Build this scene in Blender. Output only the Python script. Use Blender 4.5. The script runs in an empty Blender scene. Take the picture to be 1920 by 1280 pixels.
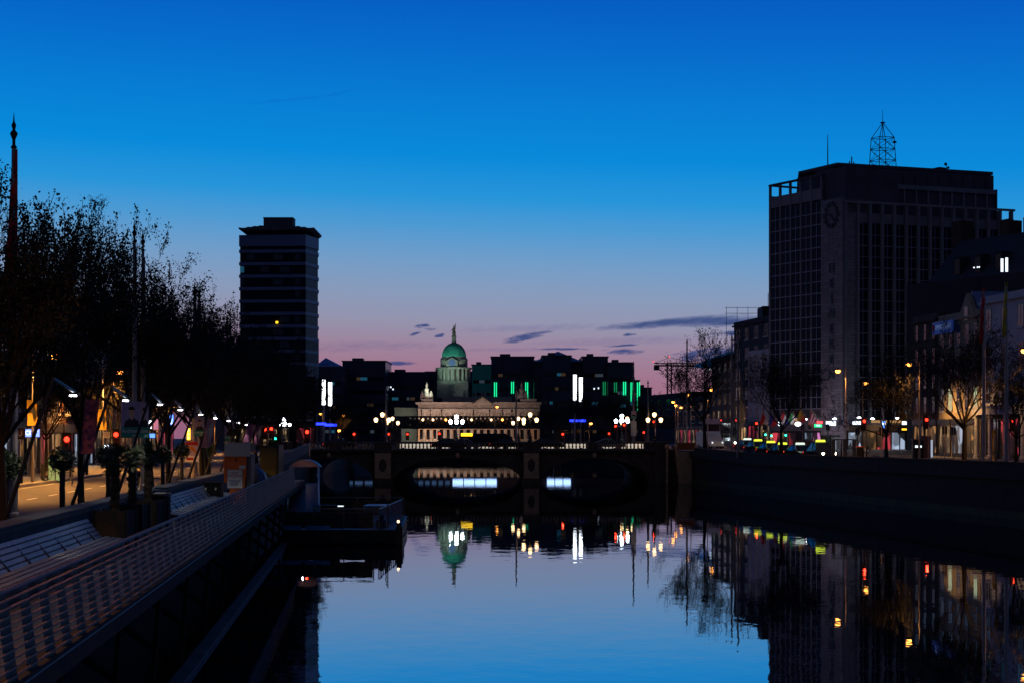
import bpy, math, random
from math import sin, cos, pi, radians, sqrt, atan2
from mathutils import Vector, Matrix
R = random.Random(7)
sc = bpy.context.scene
COL = sc.collection
FPX = 3440.0; HC = 5.5
def X(px, D): return (px-960.0)/FPX*D
def Z(py, D): return HC+(820.0-py)/FPX*D
def lin(c):
    return tuple((v/255/12.92) if v/255 <= .04045 else (((v/255)+.055)/1.055)**2.4 for v in c)

# ------------------------------------------------------------------ materials
MATS = {}
def mat(name, col, rough=.75, metal=0.0, emit=None, es=1.0, var=.25, scale=1.5, bump=0.0, spec=.4, kind='noise'):
    if name in MATS: return MATS[name]
    m = bpy.data.materials.new(name); m.use_nodes = True
    nt = m.node_tree; b = nt.nodes['Principled BSDF']
    b.inputs['Roughness'].default_value = rough; b.inputs['Metallic'].default_value = metal
    b.inputs['Specular IOR Level'].default_value = spec
    tc = nt.nodes.new('ShaderNodeTexCoord')
    if var > 0:
        n = nt.nodes.new('ShaderNodeTexNoise'); n.inputs['Scale'].default_value = scale; n.inputs['Detail'].default_value = 6
        n.inputs['Roughness'].default_value = .65
        nt.links.new(tc.outputs['Object'], n.inputs['Vector'])
        r = nt.nodes.new('ShaderNodeValToRGB')
        r.color_ramp.elements[0].position = .3; r.color_ramp.elements[1].position = .72
        r.color_ramp.elements[0].color = (*[c*(1-var) for c in col], 1)
        r.color_ramp.elements[1].color = (*[min(1, c*(1+var)) for c in col], 1)
        nt.links.new(n.outputs['Fac'], r.inputs['Fac'])
        out = r.outputs['Color']
        if kind == 'brick':
            br = nt.nodes.new('ShaderNodeTexBrick')
            br.inputs['Scale'].default_value = 1.0
            br.inputs['Brick Width'].default_value = .9; br.inputs['Row Height'].default_value = .4
            br.inputs['Mortar Size'].default_value = .02
            br.inputs['Color2'].default_value = (.7, .7, .7, 1); br.inputs['Color1'].default_value = (1, 1, 1, 1); br.inputs['Mortar'].default_value = (.35, .35, .35, 1)
            mp = nt.nodes.new('ShaderNodeCombineXYZ'); sp = nt.nodes.new('ShaderNodeSeparateXYZ')
            ad = nt.nodes.new('ShaderNodeMath'); ad.operation = 'ADD'
            nt.links.new(tc.outputs['Object'], sp.inputs[0]); nt.links.new(sp.outputs[0], ad.inputs[0]); nt.links.new(sp.outputs[1], ad.inputs[1])
            nt.links.new(ad.outputs[0], mp.inputs[0]); nt.links.new(sp.outputs[2], mp.inputs[1]); nt.links.new(mp.outputs[0], br.inputs['Vector'])
            mx = nt.nodes.new('ShaderNodeMix'); mx.data_type = 'RGBA'; mx.blend_type = 'MULTIPLY'; mx.inputs[0].default_value = 1
            nt.links.new(out, mx.inputs[6]); nt.links.new(br.outputs['Color'], mx.inputs[7]); out = mx.outputs[2]
        nt.links.new(out, b.inputs['Base Color'])
        if bump > 0:
            bp = nt.nodes.new('ShaderNodeBump'); bp.inputs['Strength'].default_value = bump; bp.inputs['Distance'].default_value = .05
            nt.links.new(n.outputs['Fac'], bp.inputs['Height']); nt.links.new(bp.outputs[0], b.inputs['Normal'])
    else:
        b.inputs['Base Color'].default_value = (*col, 1)
    if emit:
        b.inputs['Emission Color'].default_value = (*emit, 1); b.inputs['Emission Strength'].default_value = es
    MATS[name] = m
    return m
def glow(name, col, es):
    return mat(name, (.05, .05, .05), .6, emit=col, es=es, var=0)
def glow_var(name, col, es, scale=.8):
    """a lit surface whose brightness varies over it (shop interiors, lit windows)"""
    if name in MATS: return MATS[name]
    m = mat(name, (.05, .05, .05), .5, emit=col, es=es, var=0)
    nt = m.node_tree; b = nt.nodes['Principled BSDF']
    tc = nt.nodes.new('ShaderNodeTexCoord'); n = nt.nodes.new('ShaderNodeTexVoronoi'); n.inputs['Scale'].default_value = scale
    mp = nt.nodes.new('ShaderNodeMapping'); mp.inputs['Scale'].default_value = (1.6, 1.6, .7)
    r = nt.nodes.new('ShaderNodeMapRange'); r.inputs[1].default_value = .45; r.inputs[2].default_value = .97; r.inputs[3].default_value = 0.02*es; r.inputs[4].default_value = 1.9*es
    sp = nt.nodes.new('ShaderNodeSeparateColor')
    nt.links.new(tc.outputs['Object'], mp.inputs[0]); nt.links.new(mp.outputs[0], n.inputs['Vector'])
    nt.links.new(n.outputs['Color'], sp.inputs[0]); nt.links.new(sp.outputs[0], r.inputs[0])
    nt.links.new(r.outputs[0], b.inputs['Emission Strength'])
    return m

asphalt = mat('asphalt', (.055, .052, .05), .75, var=.35, scale=.6, bump=.3)
paving = mat('paving', (.16, .155, .15), .7, var=.3, scale=1.2, bump=.2)
kerbm = mat('kerb_stone', (.25, .24, .23), .7)
paint_w = mat('road_paint', (.6, .6, .56), .6)
stone_dk = mat('quay_stone', (.026, .022, .016), .9, var=.45, scale=1.0, bump=.4, kind='brick')
stone_par = mat('parapet_stone', (.08, .085, .10), .8, var=.35, scale=1.6, bump=.4, kind='brick')
stone_br = mat('bridge_stone', (.17, .095, .058), .85, var=.4, scale=1.2, bump=.4, kind='brick')
stone_lt = mat('pale_stone', (.75, .40, .20), .8, var=.3, scale=2)
stone_cap = mat('cap_stone', (.14, .12, .10), .8, var=.3, scale=2)
portland = mat('portland_stone', (.42, .36, .31), .8, var=.25, scale=.5, kind='brick')
portland_g = mat('drum_stone', (.3, .31, .28), .8, var=.3, scale=.5, kind='brick')
copper = mat('copper_green', (.04, .32, .25), .55, var=.35, scale=.6)
slate = mat('slate', (.02, .022, .03), .6)
slate_blue = mat('glass_roof', (.10, .14, .30), .35)
conc = mat('concrete', (.23, .22, .26), .8, var=.2, scale=.4)
conc_dk = mat('concrete_dark', (.07, .07, .10), .8, var=.3, scale=.4)
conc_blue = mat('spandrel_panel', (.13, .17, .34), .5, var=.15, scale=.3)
glass = mat('window_glass', (.006, .007, .011), .12, spec=.35, var=.3, scale=.7)
tower_glass = mat('tower_glass', (.010,.013,.028), .45, spec=.10, var=.4, scale=.15)
glass_far = mat('dark_curtain_glass', (.02, .035, .08), .3, spec=.3, var=.5, scale=.08)
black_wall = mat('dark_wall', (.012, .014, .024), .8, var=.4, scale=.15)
brick_red = mat('red_brick', (.10, .045, .035), .85, var=.3, kind='brick')
brick_br = mat('brown_brick', (.07, .045, .035), .85, var=.3, kind='brick')
stucco = mat('pale_stucco', (.42, .42, .48), .7, var=.12, scale=.5)
stucco_or = mat('sand_render', (.34, .27, .18), .8, var=.2, scale=.5)
cream = mat('cream_render', (.25, .23, .2), .8, var=.2, scale=.5)
frame_w = mat('window_frame', (.35, .35, .38), .5, var=.1)
frame_s = mat('steel_mullion', (.30, .33, .48), .45, var=.15)
metal_dk = mat('dark_metal', (.02, .02, .022), .45, metal=.4)
metal_gr = mat('galvanised_steel', (.16, .15, .16), .45, metal=.6, var=.2, scale=3)
metal_rail = mat('weathered_rail', (.085, .045, .032), .55, metal=.2, spec=.2, var=.6, scale=2.2)
rail_bar_m = mat('rail_bar_metal', (.20, .11, .085), .55, metal=0, spec=.15, var=.6, scale=1.3)
iron_br = mat('painted_iron', (.03, .03, .035), .5, metal=.3)
pole_pt = mat('pole_paint', (.30, .26, .26), .4, metal=.4, var=.2)
wood_deck = mat('deck_boards', (.02, .032, .038), .6, var=.4, scale=4, bump=.3)
wood_slat = mat('bench_slats', (.12, .14, .18), .45, var=.45, scale=3.5, bump=.3)
wood_pl = mat('planter_wood', (.03, .022, .018), .8)
bark = mat('bark', (.016, .012, .010), .95, var=.4, scale=5, bump=.5)
leafm = mat('leaves', (.012, .014, .006), .7, var=.5, scale=2)
leaf_palm = mat('palm_leaves', (.03, .06, .02), .6, var=.4, scale=2)
palm_bark = mat('palm_bark', (.05, .035, .02), .95, var=.5, scale=8, bump=.8)
orange_pt = mat('orange_panel', (.95, .17, .03), .5, var=.2, scale=3)
tire = mat('rubber', (.01, .01, .01), .8, var=.1)
car_blue = mat('car_paint_navy', (.006, .014, .045), .18, metal=.5, spec=.6, var=.08)
car_blk = mat('car_paint_black', (.01, .012, .016), .16, metal=.4, spec=.6, var=.08)
car_sil = mat('car_paint_silver', (.4, .41, .43), .25, metal=.7, var=.08)
car_glass = mat('car_glass', (.008, .010, .014), .08, spec=.6, var=.1)
van_w = mat('van_white', (.6, .62, .66), .4, var=.08)
plas_w = mat('white_plastic', (.8, .8, .78), .5, var=.1)
sign_g = mat('sign_grey', (.5, .52, .54), .5, var=.15)
red_cl = mat('red_cloth', (.42, .02, .025), .8, var=.3, scale=2)
yel_cl = mat('yellow_cloth', (.5, .38, .03), .8, var=.3, scale=2)
pur_cl = mat('purple_cloth', (.20, .07, .17), .8, var=.3, scale=2)
pink_cl = mat('pink_cloth', (.6, .28, .34), .8, var=.25, scale=2)
white_cl = mat('white_cloth', (.55, .53, .55), .8, var=.15)
grn_cl = mat('green_cloth', (.02, .2, .05), .8); org_cl = mat('orange_cloth', (.5, .17, .03), .8); blu_cl = mat('blue_cloth', (.02, .04, .25), .8)
poster_bg = mat('poster_mauve', (.42, .34, .55), .5, var=.15); poster_gr = mat('poster_green', (.03, .30, .24), .5, var=.1)
skinp = mat('poster_skin', (.75, .45, .3), .6, var=.1); suitp = mat('poster_suit', (.02, .022, .04), .6); hairp = mat('poster_hair', (.03, .02, .015), .7)
ban_yel = mat('banner_yellow', (.6, .36, .04), .8, var=.2)

E_sod = glow('sodium_bulb', (1, .33, .05), 9); E_warm = glow('lantern_glass_warm', (1, .60, .27), 5); E_cool = glow('lantern_glass_white', (.85, .93, 1), 15)
E_led = glow('led_white', (.95, .95, 1), 22); E_red = glow('signal_red', (1, .025, .01), 6); E_grn = glow('signal_green', (.02, 1, .5), 7)
E_col = glow('light_column', (.93, .97, 1), 5); E_neon = glow('green_neon', (.01, .75, .28), 1.5); E_neon2 = glow('green_neon_dim', (.01, .45, .16), .45)
E_blue = glow('blue_neon', (.02, .04, 1), 3); E_head = glow('headlight_lens', (1, .85, .55), 30); E_taxi = glow('taxi_sign_yellow', (.75, .9, .05), 1.5)
E_taxiw = glow('taxi_sign_white', (.75, .9, .75), 1.2); E_sgn = glow('sign_white_lit', (.75, .85, 1), 2.6); E_sgnb = glow('sign_blue_lit', (.10, .25, 1), 2.2)
E_sgng = glow('sign_green_lit', (.03, .9, .3), 1.6); E_pink = glow_var('shop_pink', (.85, .25, .65), .8, 1.0); E_redw = glow_var('shop_red', (.7, .05, .08), .45, .8)
E_shop = glow_var('shop_warm', (1, .62, .28), .22, 1.1); E_shopc = glow_var('shop_cool', (.6, .75, 1), .45, .8); E_win = glow_var('lit_window', (1, .75, .4), .55, .5)
E_winw = glow('lit_window_white', (.8, .9, 1), 1.6); E_wing = glow_var('lit_window_green', (.6, .9, .3), .35, .5)
E_panel = glow('bridge_light_panel', (.42, .62, 1), 2.6); E_yell = glow('sign_amber', (1, .55, .02), 2.5); E_tail = glow('tail_light', (1, .03, .02), 3)
E_shopor = glow_var('shop_orange', (1, .45, .12), .2, 1.0); E_ledge_glow = glow('lit_ledge_glow', (1, .5, .15), .35); E_purp = glow('purple_neon', (.35, .05, .9), 2)
E_dimroom = glow('dim_room_warm', (1,.6,.3), .035); E_dimroom2 = glow('dim_room_cool', (.5,.7,1), .05)
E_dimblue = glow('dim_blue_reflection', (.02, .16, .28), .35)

# ------------------------------------------------------------------ mesh builder
class MB:
    def __init__(s): s.v = []; s.f = []; s.m = []; s.mats = []
    def mi(s, m):
        if m not in s.mats: s.mats.append(m)
        return s.mats.index(m)
    def add(s, vs, fs, m):
        o = len(s.v); i = s.mi(m); s.v += [tuple(v) for v in vs]
        for f in fs: s.f.append(tuple(o+k for k in f)); s.m.append(i)
        return s
    def box(s, x0, x1, y0, y1, z0, z1, m, M=None):
        vs = [(x0,y0,z0),(x1,y0,z0),(x1,y1,z0),(x0,y1,z0),(x0,y0,z1),(x1,y0,z1),(x1,y1,z1),(x0,y1,z1)]
        if M is not None: vs = [tuple(M @ Vector(v)) for v in vs]
        return s.add(vs, [(0,3,2,1),(4,5,6,7),(0,1,5,4),(1,2,6,5),(2,3,7,6),(3,0,4,7)], m)
    def quad(s, a, b, c, d, m): return s.add([a,b,c,d], [(0,1,2,3)], m)
    def prism(s, pts, z0, z1, m):
        n = len(pts); vs = [(x,y,z0) for x,y in pts]+[(x,y,z1) for x,y in pts]
        return s.add(vs, [tuple(reversed(range(n))), tuple(range(n,2*n))]+[(i,(i+1)%n,n+(i+1)%n,n+i) for i in range(n)], m)
    def prism_y(s, pts, y0, y1, m):   # polygon in xz extruded along y
        n = len(pts); vs = [(x,y0,z) for x,z in pts]+[(x,y1,z) for x,z in pts]
        return s.add(vs, [tuple(range(n)), tuple(reversed(range(n,2*n)))]+[(n+i,n+(i+1)%n,(i+1)%n,i) for i in range(n)], m)
    def prism_x(s, pts, x0, x1, m):   # polygon in yz extruded along x
        n = len(pts); vs = [(x0,y,z) for y,z in pts]+[(x1,y,z) for y,z in pts]
        return s.add(vs, [tuple(reversed(range(n))), tuple(range(n,2*n))]+[(i,(i+1)%n,n+(i+1)%n,n+i) for i in range(n)], m)
    def tube(s, path, rad, m, n=6, cap=True):
        path = [Vector(p) for p in path]
        if not hasattr(rad, '__len__'): rad = [rad]*len(path)
        vs = []; fs = []
        for i, p in enumerate(path):
            d = (path[min(i+1, len(path)-1)]-path[max(i-1, 0)])
            d = d.normalized() if d.length > 1e-9 else Vector((0,0,1))
            a = Vector((0,0,1)) if abs(d.z) < .9 else Vector((1,0,0))
            u = d.cross(a).normalized(); w = d.cross(u)
            for k in range(n):
                t = 2*pi*k/n; vs.append(p+(u*cos(t)+w*sin(t))*rad[i])
        for i in range(len(path)-1):
            for k in range(n): fs.append((i*n+k, i*n+(k+1)%n, (i+1)*n+(k+1)%n, (i+1)*n+k))
        if cap: fs.append(tuple(range(n))); fs.append(tuple(reversed(range((len(path)-1)*n, len(path)*n))))
        return s.add(vs, fs, m)
    def lathe(s, prof, m, c=(0,0,0), n=12, sx=1, sy=1):
        vs = []; fs = []
        for r, z in prof:
            for k in range(n):
                t = 2*pi*(k+.5)/n; vs.append((c[0]+r*cos(t)*sx, c[1]+r*sin(t)*sy, c[2]+z))
        for i in range(len(prof)-1):
            for k in range(n): fs.append((i*n+k, i*n+(k+1)%n, (i+1)*n+(k+1)%n, (i+1)*n+k))
        fs.append(tuple(reversed(range(n)))); fs.append(tuple(range((len(prof)-1)*n, len(prof)*n)))
        return s.add(vs, fs, m)
    def ball(s, c, r, m, n=8, k=6, sz=1):
        return s.lathe([(max(.002, r*sin(pi*i/k)), -r*sz*cos(pi*i/k)) for i in range(k+1)], m, c, n)
    def mesh(s, name, smooth=False):
        me = bpy.data.meshes.new(name); me.from_pydata(s.v, [], s.f)
        for m in s.mats: me.materials.append(m)
        me.polygons.foreach_set('material_index', s.m)
        if smooth: me.polygons.foreach_set('use_smooth', [True]*len(s.f))
        me.update(); return me
    def build(s, name, parent=None, world=False, smooth=False):
        if world and parent is not None:
            L = parent.location; s.v = [(a-L.x, b-L.y, c-L.z) for a,b,c in s.v]
        return link(name, s.mesh(name, smooth), parent)
def link(name, me, parent=None, loc=(0,0,0), rz=0, scale=1):
    o = bpy.data.objects.new(name, me); COL.objects.link(o)
    o.location = loc; o.rotation_euler = (0,0,rz); o.scale = (scale,)*3 if not hasattr(scale, '__len__') else scale
    if parent is not None: o.parent = parent
    return o
def tag(o, label=None, cat=None, group=None, kind=None):
    if label: o['label'] = label
    if cat: o['category'] = cat
    if group: o['group'] = group
    if kind: o['kind'] = kind
    return o
def thing(name, label, cat, loc=(0,0,0), rz=0, group=None, scale=1):
    return tag(link(name, None, None, loc, rz, scale), label, cat, group)
def struct(name, mb, smooth=False): return tag(mb.build(name, smooth=smooth), kind='structure', label=name.replace('_', ' '))
def dup(root, label, loc=None, rz=None, scale=None, group=None):
    r = root.copy(); COL.objects.link(r); r['label'] = label
    if group: r['group'] = group
    if loc is not None: r.location = loc
    if rz is not None: r.rotation_euler = (0,0,rz)
    if scale is not None: r.scale = (scale,)*3
    for ch in list(root.children):
        c = ch.copy(); COL.objects.link(c); c.parent = r
        for g in list(ch.children):
            d = g.copy(); COL.objects.link(d); d.parent = c
    return r
def light(kind, loc, power, col, rad=.2, parent=None, name='lamp_light', **kw):
    l = bpy.data.lights.new(name, kind); l.energy = power; l.color = col
    if kind in ('POINT', 'SPOT'): l.shadow_soft_size = rad
    for k, v in kw.items(): setattr(l, k, v)
    o = bpy.data.objects.new(name, l); COL.objects.link(o); o.location = loc
    if parent is not None: o.parent = parent
    return o
def aim(o, tgt): o.rotation_euler = (Vector(tgt)-Vector(o.location)).to_track_quat('-Z', 'Y').to_euler()
def text(name, body, size, m, parent, loc, rot, ext=.01, align='CENTER', sx=1):
    cu = bpy.data.curves.new(name, 'FONT'); cu.body = body; cu.size = size; cu.extrude = ext; cu.align_x = align; cu.align_y = 'CENTER'
    t = bpy.data.objects.new(name, cu); me = bpy.data.meshes.new_from_object(t); me.name = name
    bpy.data.objects.remove(t); bpy.data.curves.remove(cu)
    me.materials.clear(); me.materials.append(m)
    o = link(name, me, parent, loc); o.rotation_euler = rot; o.scale = (sx, 1, 1)
    return o
FRONT = (pi/2, 0, 0)     # text lying in the local xz plane, readable from -y

# ------------------------------------------------------------------ the lie of the land
def LW(D): return -6.8-.078*D                 # north quay parapet, river side
def LR(D): return -3.95-.08*D                 # boardwalk railing
def RW(D): return 49.0-.126*D                 # south quay wall
def zL(D): return 3.0 if D < 120 else (3.0+1.0*(D-120)/95 if D < 215 else 4.0)
def zR(D): return 3.3 if D < 190 else (3.3+.7*(D-190)/38 if D < 228 else 4.0)
def wR(D): return 3.9 if D < 192 else (3.9+.6*(D-192)/36 if D < 228 else 4.5)

# water
def water_mat():
    m = bpy.data.materials.new('river_water'); m.use_nodes = True; nt = m.node_tree; nt.nodes.clear()
    out = nt.nodes.new('ShaderNodeOutputMaterial'); gl = nt.nodes.new('ShaderNodeBsdfGlossy'); df = nt.nodes.new('ShaderNodeBsdfDiffuse')
    gl.inputs['Color'].default_value = (.68, .73, .80, 1); gl.inputs['Roughness'].default_value = .012
    df.inputs['Color'].default_value = (.004, .006, .008, 1)
    fr = nt.nodes.new('ShaderNodeFresnel'); fr.inputs['IOR'].default_value = 3.6
    tc = nt.nodes.new('ShaderNodeTexCoord')
    def noise(sx, sy, det, lo):
        mp = nt.nodes.new('ShaderNodeMapping'); mp.inputs['Scale'].default_value = (sx, sy, 1)
        n = nt.nodes.new('ShaderNodeTexNoise'); n.inputs['Scale'].default_value = 1; n.inputs['Detail'].default_value = det
        nt.links.new(tc.outputs['Object'], mp.inputs[0]); nt.links.new(mp.outputs[0], n.inputs['Vector'])
        return n.outputs['Fac']
    a = noise(.9, .55, 3, 0); b = noise(.07, .03, 2, 0)
    mu = nt.nodes.new('ShaderNodeMath'); mu.operation = 'MULTIPLY'; nt.links.new(a, mu.inputs[0]); nt.links.new(b, mu.inputs[1])
    bp = nt.nodes.new('ShaderNodeBump'); bp.inputs['Strength'].default_value = .10; bp.inputs['Distance'].default_value = .085
    nt.links.new(mu.outputs[0], bp.inputs['Height'])
    for x in (gl, df, fr): nt.links.new(bp.outputs[0], x.inputs['Normal'])
    mx = nt.nodes.new('ShaderNodeMixShader'); mxm = nt.nodes.new('ShaderNodeMath'); mxm.operation = 'MAXIMUM'; mxm.inputs[1].default_value = .93; nt.links.new(fr.outputs[0], mxm.inputs[0]); nt.links.new(mxm.outputs[0], mx.inputs[0]); nt.links.new(df.outputs[0], mx.inputs[1]); nt.links.new(gl.outputs[0], mx.inputs[2])
    nt.links.new(mx.outputs[0], out.inputs[0]); return m
mb = MB(); mb.quad((-1500,-200,0),(1500,-200,0),(1500,3500,0),(-1500,3500,0), water_mat()); struct('river_water', mb)

# banks: asphalt slabs following the quay lines
def bank(name, rows, side, m):
    mb = MB()
    for (a, b) in zip(rows, rows[1:]):
        (Da, xa, za), (Db, xb, zb) = a, b; F = side*1500
        q = [(xa,Da,za),(F,Da,za),(F,Db,zb),(xb,Db,zb)] if side > 0 else [(F,Da,za),(xa,Da,za),(xb,Db,zb),(F,Db,zb)]
        mb.quad(*q, m)
    return struct(name, mb)
Lrows = [(D, LW(D)-.3, zL(D)) for D in (-40, 60, 120, 150, 180, 215, 224)]+[(267, -29, 4), (400, -31, 4), (545, -30, 4), (560, 14, 4), (600, 40, 4), (3400, 600, 4)]
Rrows = [(D, RW(D)+.3, zR(D)) for D in (40, 120, 190, 228)]+[(267, 21, 4), (400, 27, 4), (560, 66, 4), (600, 74, 4), (3400, 700, 4)]
bank('north_quay_road', Lrows, -1, asphalt)
bank('south_quay_road', Rrows, 1, asphalt)
def quay_wall(name, rows, side):
    mb = MB()
    for (a, b) in zip(rows, rows[1:]):
        (Da, xa, za), (Db, xb, zb) = a, b; o = side*.02
        q = [(xa+o,Da,-2),(xb+o,Db,-2),(xb,Db,zb),(xa,Da,za)]
        mb.quad(*q, stone_dk)
    return tag(mb.build(name), kind='structure', label=name.replace('_', ' '))
quay_wall('north_quay_wall', [(D, x+.01, z-.002) for D, x, z in Lrows], -1)
quay_wall('south_quay_wall', [(D, x-.01, z-.002) for D, x, z in Rrows], 1)

def weed_line(name, rows, off):
    mb = MB()
    for (a, b) in zip(rows, rows[1:]): mb.quad((a[1]+off,a[0],-.5),(b[1]+off,b[0],-.5),(b[1]+off,b[0],.55),(a[1]+off,a[0],.55), mat('river_weed', (.035,.05,.014), .8, var=.6, scale=.8, bump=.6))
    return struct(name, mb)
weed_line('south_wall_weed_line', Rrows[:4], -.05)
def strip(mb, f0, f1, zf, Ds, m, h=None):
    """sheet between x=f0(D) and x=f1(D); with h it is a raised slab"""
    for a, b in zip(Ds, Ds[1:]):
        P = [(f0(a),a),(f1(a),a),(f1(b),b),(f0(b),b)]
        zz = [zf(a),zf(a),zf(b),zf(b)]
        if h is None: mb.quad(*[(x,y,z) for (x,y),z in zip(P,zz)], m)
        else:
            vs = [(x,y,z-.01) for (x,y),z in zip(P,zz)]+[(x,y,z+h) for (x,y),z in zip(P,zz)]
            mb.add(vs, [(4,5,6,7),(0,1,5,4),(1,2,6,5),(2,3,7,6),(3,0,4,7)], m)
DsL = [10,30,50,70,90,110,120,140,160,180,200,215]; DsR = [50,90,120,150,170,190,200,215,228]
mb = MB(); strip(mb, lambda D: LW(D)-3.0, lambda D: LW(D)-.55, zL, DsL, paving, .12); struct('north_riverside_pavement', mb)
mb = MB(); strip(mb, lambda D: LW(D)-15.2, lambda D: LW(D)-10.9, zL, DsL, paving, .13)
strip(mb, lambda D: LW(D)-10.9, lambda D: LW(D)-10.7, zL, DsL, kerbm, .135); struct('north_shop_pavement', mb)
mb = MB(); strip(mb, lambda D: RW(D)+.9, lambda D: RW(D)+3.4, zR, DsR, paving, .12); struct('south_riverside_pavement', mb)
mb = MB(); strip(mb, lambda D: RW(D)+15.5, lambda D: RW(D)+21.95, zR, DsR[:-2], paving, .13); struct('south_shop_pavement', mb)
mb = MB(); strip(mb, lambda D: LW(D)-3.55, lambda D: LW(D)-3.4, lambda D: zL(D)+.004, DsL, paint_w)
for i in range(40): D = 14+i*5.0; strip(mb, lambda d: LW(d)-7.05, lambda d: LW(d)-6.92, lambda d: zL(d)+.004, [D, D+2.2], paint_w)
strip(mb, lambda D: LW(D)-10.35, lambda D: LW(D)-10.25, lambda D: zL(D)+.004, DsL, paint_w)
struct('north_road_markings', mb)
mb = MB()
for i in range(26): D = 60+i*6; strip(mb, lambda d: RW(d)+9.0, lambda d: RW(d)+9.15, lambda d: zR(d)+.004, [D, D+3], paint_w)
struct('south_road_markings', mb)

# parapets (things)
par = thing('quay_parapet', 'low stone parapet between the boardwalk benches and the lit street', 'wall', (LW(30), 30, zL(30)))
mb = MB(); strip(mb, lambda D: LW(D)-.45, lambda D: LW(D), zL, DsL, stone_par, .72); mb.build('wall_body', par, True)
mb = MB(); strip(mb, lambda D: LW(D)-.5, lambda D: LW(D)+.05, lambda D: zL(D)+.73, DsL, stone_par, .12); mb.build('coping', par, True)
par = thing('quay_parapet', 'long dark stone parapet on the right bank in front of the taxis', 'wall', (RW(121), 121, zR(121)))
mb = MB(); strip(mb, lambda D: RW(D), lambda D: RW(D)+.5, lambda D: wR(D)-1.2, DsR, stone_dk, 1.1); mb.build('wall_body', par, True)
mb = MB(); strip(mb, lambda D: RW(D)-.08, lambda D: RW(D)+.58, lambda D: wR(D)-.09, DsR, stone_dk, .09); mb.build('coping', par, True)
# pier where the quay wall meets the bridge, with its leaning buttress
b = thing('bridge_abutment', 'pale weathered stone abutment where the right quay wall meets the bridge', 'abutment', (19.5, 224, 0))
mb = MB(); mb.box(17.2, 19.0, 221.6, 226, -1, 4.95, stone_br); mb.box(17.0, 19.2, 221.4, 226.2, 4.95, 5.1, stone_cap); mb.build('pier', b, True)
mb = MB(); mb.prism_y([(20.2,-1),(21.6,-1),(22.3,4.6),(19.6,4.6)], 220, 226, stone_lt); mb.build('buttress', b, True)
mb = MB(); mb.tube([(18.7,221.2,-1),(18.7,221.2,4.4)], .16, stone_lt, 6); mb.ball((18.7,221.2,4.4), .32, stone_lt); mb.build('carved_head', b, True)

# ------------------------------------------------------------------ boardwalk
DsB = [12]+list(range(20, 117, 8))+[118]
DsR_ = [12]+list(range(20, 99, 8))+[102]
mb = MB(); strip(mb, lambda D: LW(D)+.02, lambda D: LR(D)-.15, lambda D: 2.62, DsB, wood_deck, .18)
strip(mb, lambda D: LR(D)-.15, lambda D: LR(D)+.12, lambda D: 2.5, DsB, bark, .3)
struct('boardwalk_deck', mb)
rl = thing('boardwalk_railing', 'long outward leaning slatted metal railing along the river edge of the boardwalk', 'railing', (LR(12), 12, 2.8))
def railpt(D, t):       # t 0 = deck edge, 1 = top; leaning outward at the foot, curving under
    return (LR(D)+(.12*(1-t)**1.3), D, 2.78+t*1.02)
mb = MB(); mb.tube([(LR(D), D, 3.82) for D in DsR_], .03, metal_rail, 6); mb.box(0,0,0,0,0,0,metal_rail)
mb.build('top_rail', rl, True)
for k in range(11):
    t = k/11.0; mb = MB()
    for a, b2 in zip(DsR_, DsR_[1:]):
        p, q = railpt(a, t), railpt(b2, t)
        mb.add([(p[0],p[1],p[2]-.008),(q[0],q[1],q[2]-.008),(q[0]-.008,q[1],q[2]+.010),(p[0]-.008,p[1],p[2]+.010),
                (p[0]-.02,p[1],p[2]-.008),(q[0]-.02,q[1],q[2]-.008),(q[0]-.028,q[1],q[2]+.010),(p[0]-.028,p[1],p[2]+.010)], [(0,1,2,3),(7,6,5,4),(0,4,5,1),(3,2,6,7)], rail_bar_m)
    mb.build('rail_bar', rl, True)
for k in range(4):
    a = radians(15+25*k); dx = .12-.02+.05*(1-cos(a))*-1.6; dz = 2.74-.075*k; mb = MB()
    mb.tube([(LR(D)+dx+.02, D, dz) for D in DsR_], .016, metal_rail, 4); mb.build('lower_bar', rl, True)
mb = MB()
mb.add([(.03,-.05,-.28),(.03,.05,-.28),(.10,.2,-.08),(.10,-.2,-.08),(.10,-.24,0),(.10,.24,0),(.0-.02,.2,1.0),(-.02,-.2,1.0)],
       [(0,1,2,3),(3,2,5,4),(4,5,6,7)], mat('railing_post_metal', (.018,.013,.012), .6, var=.3))
post = mb.mesh('railing_post')
D = 14.0
while D < 102:
    o = link('railing_post', post, rl, (LR(D)-LR(12)-.045, D-12, 0)); D += 1.25
# struts and low ledge under the boardwalk
ld = thing('river_ledge', 'low concrete ledge at the waterline beneath the boardwalk', 'ledge', (LR(60), 60, 0))
mb = MB(); strip(mb, lambda D: LR(D)-.38, lambda D: LR(D)-.05, lambda D: -.5, [20,40,60,80,100,118], stone_par, .62); mb.build('ledge_slab', ld, True)
D = 24
while D < 115:
    mb = MB(); mb.tube([(LW(D)+.1, D, 1.9), (LR(D)-.6, D+1.2, .2)], .09, bark, 5); mb.build('strut', ld, True)
    mb = MB(); mb.tube([(LR(D)-.5, D+1.2, .1), (LR(D)-.3, D+1.2, 2.55)], .06, bark, 5); mb.build('pile', ld, True)
    D += 6
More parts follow.
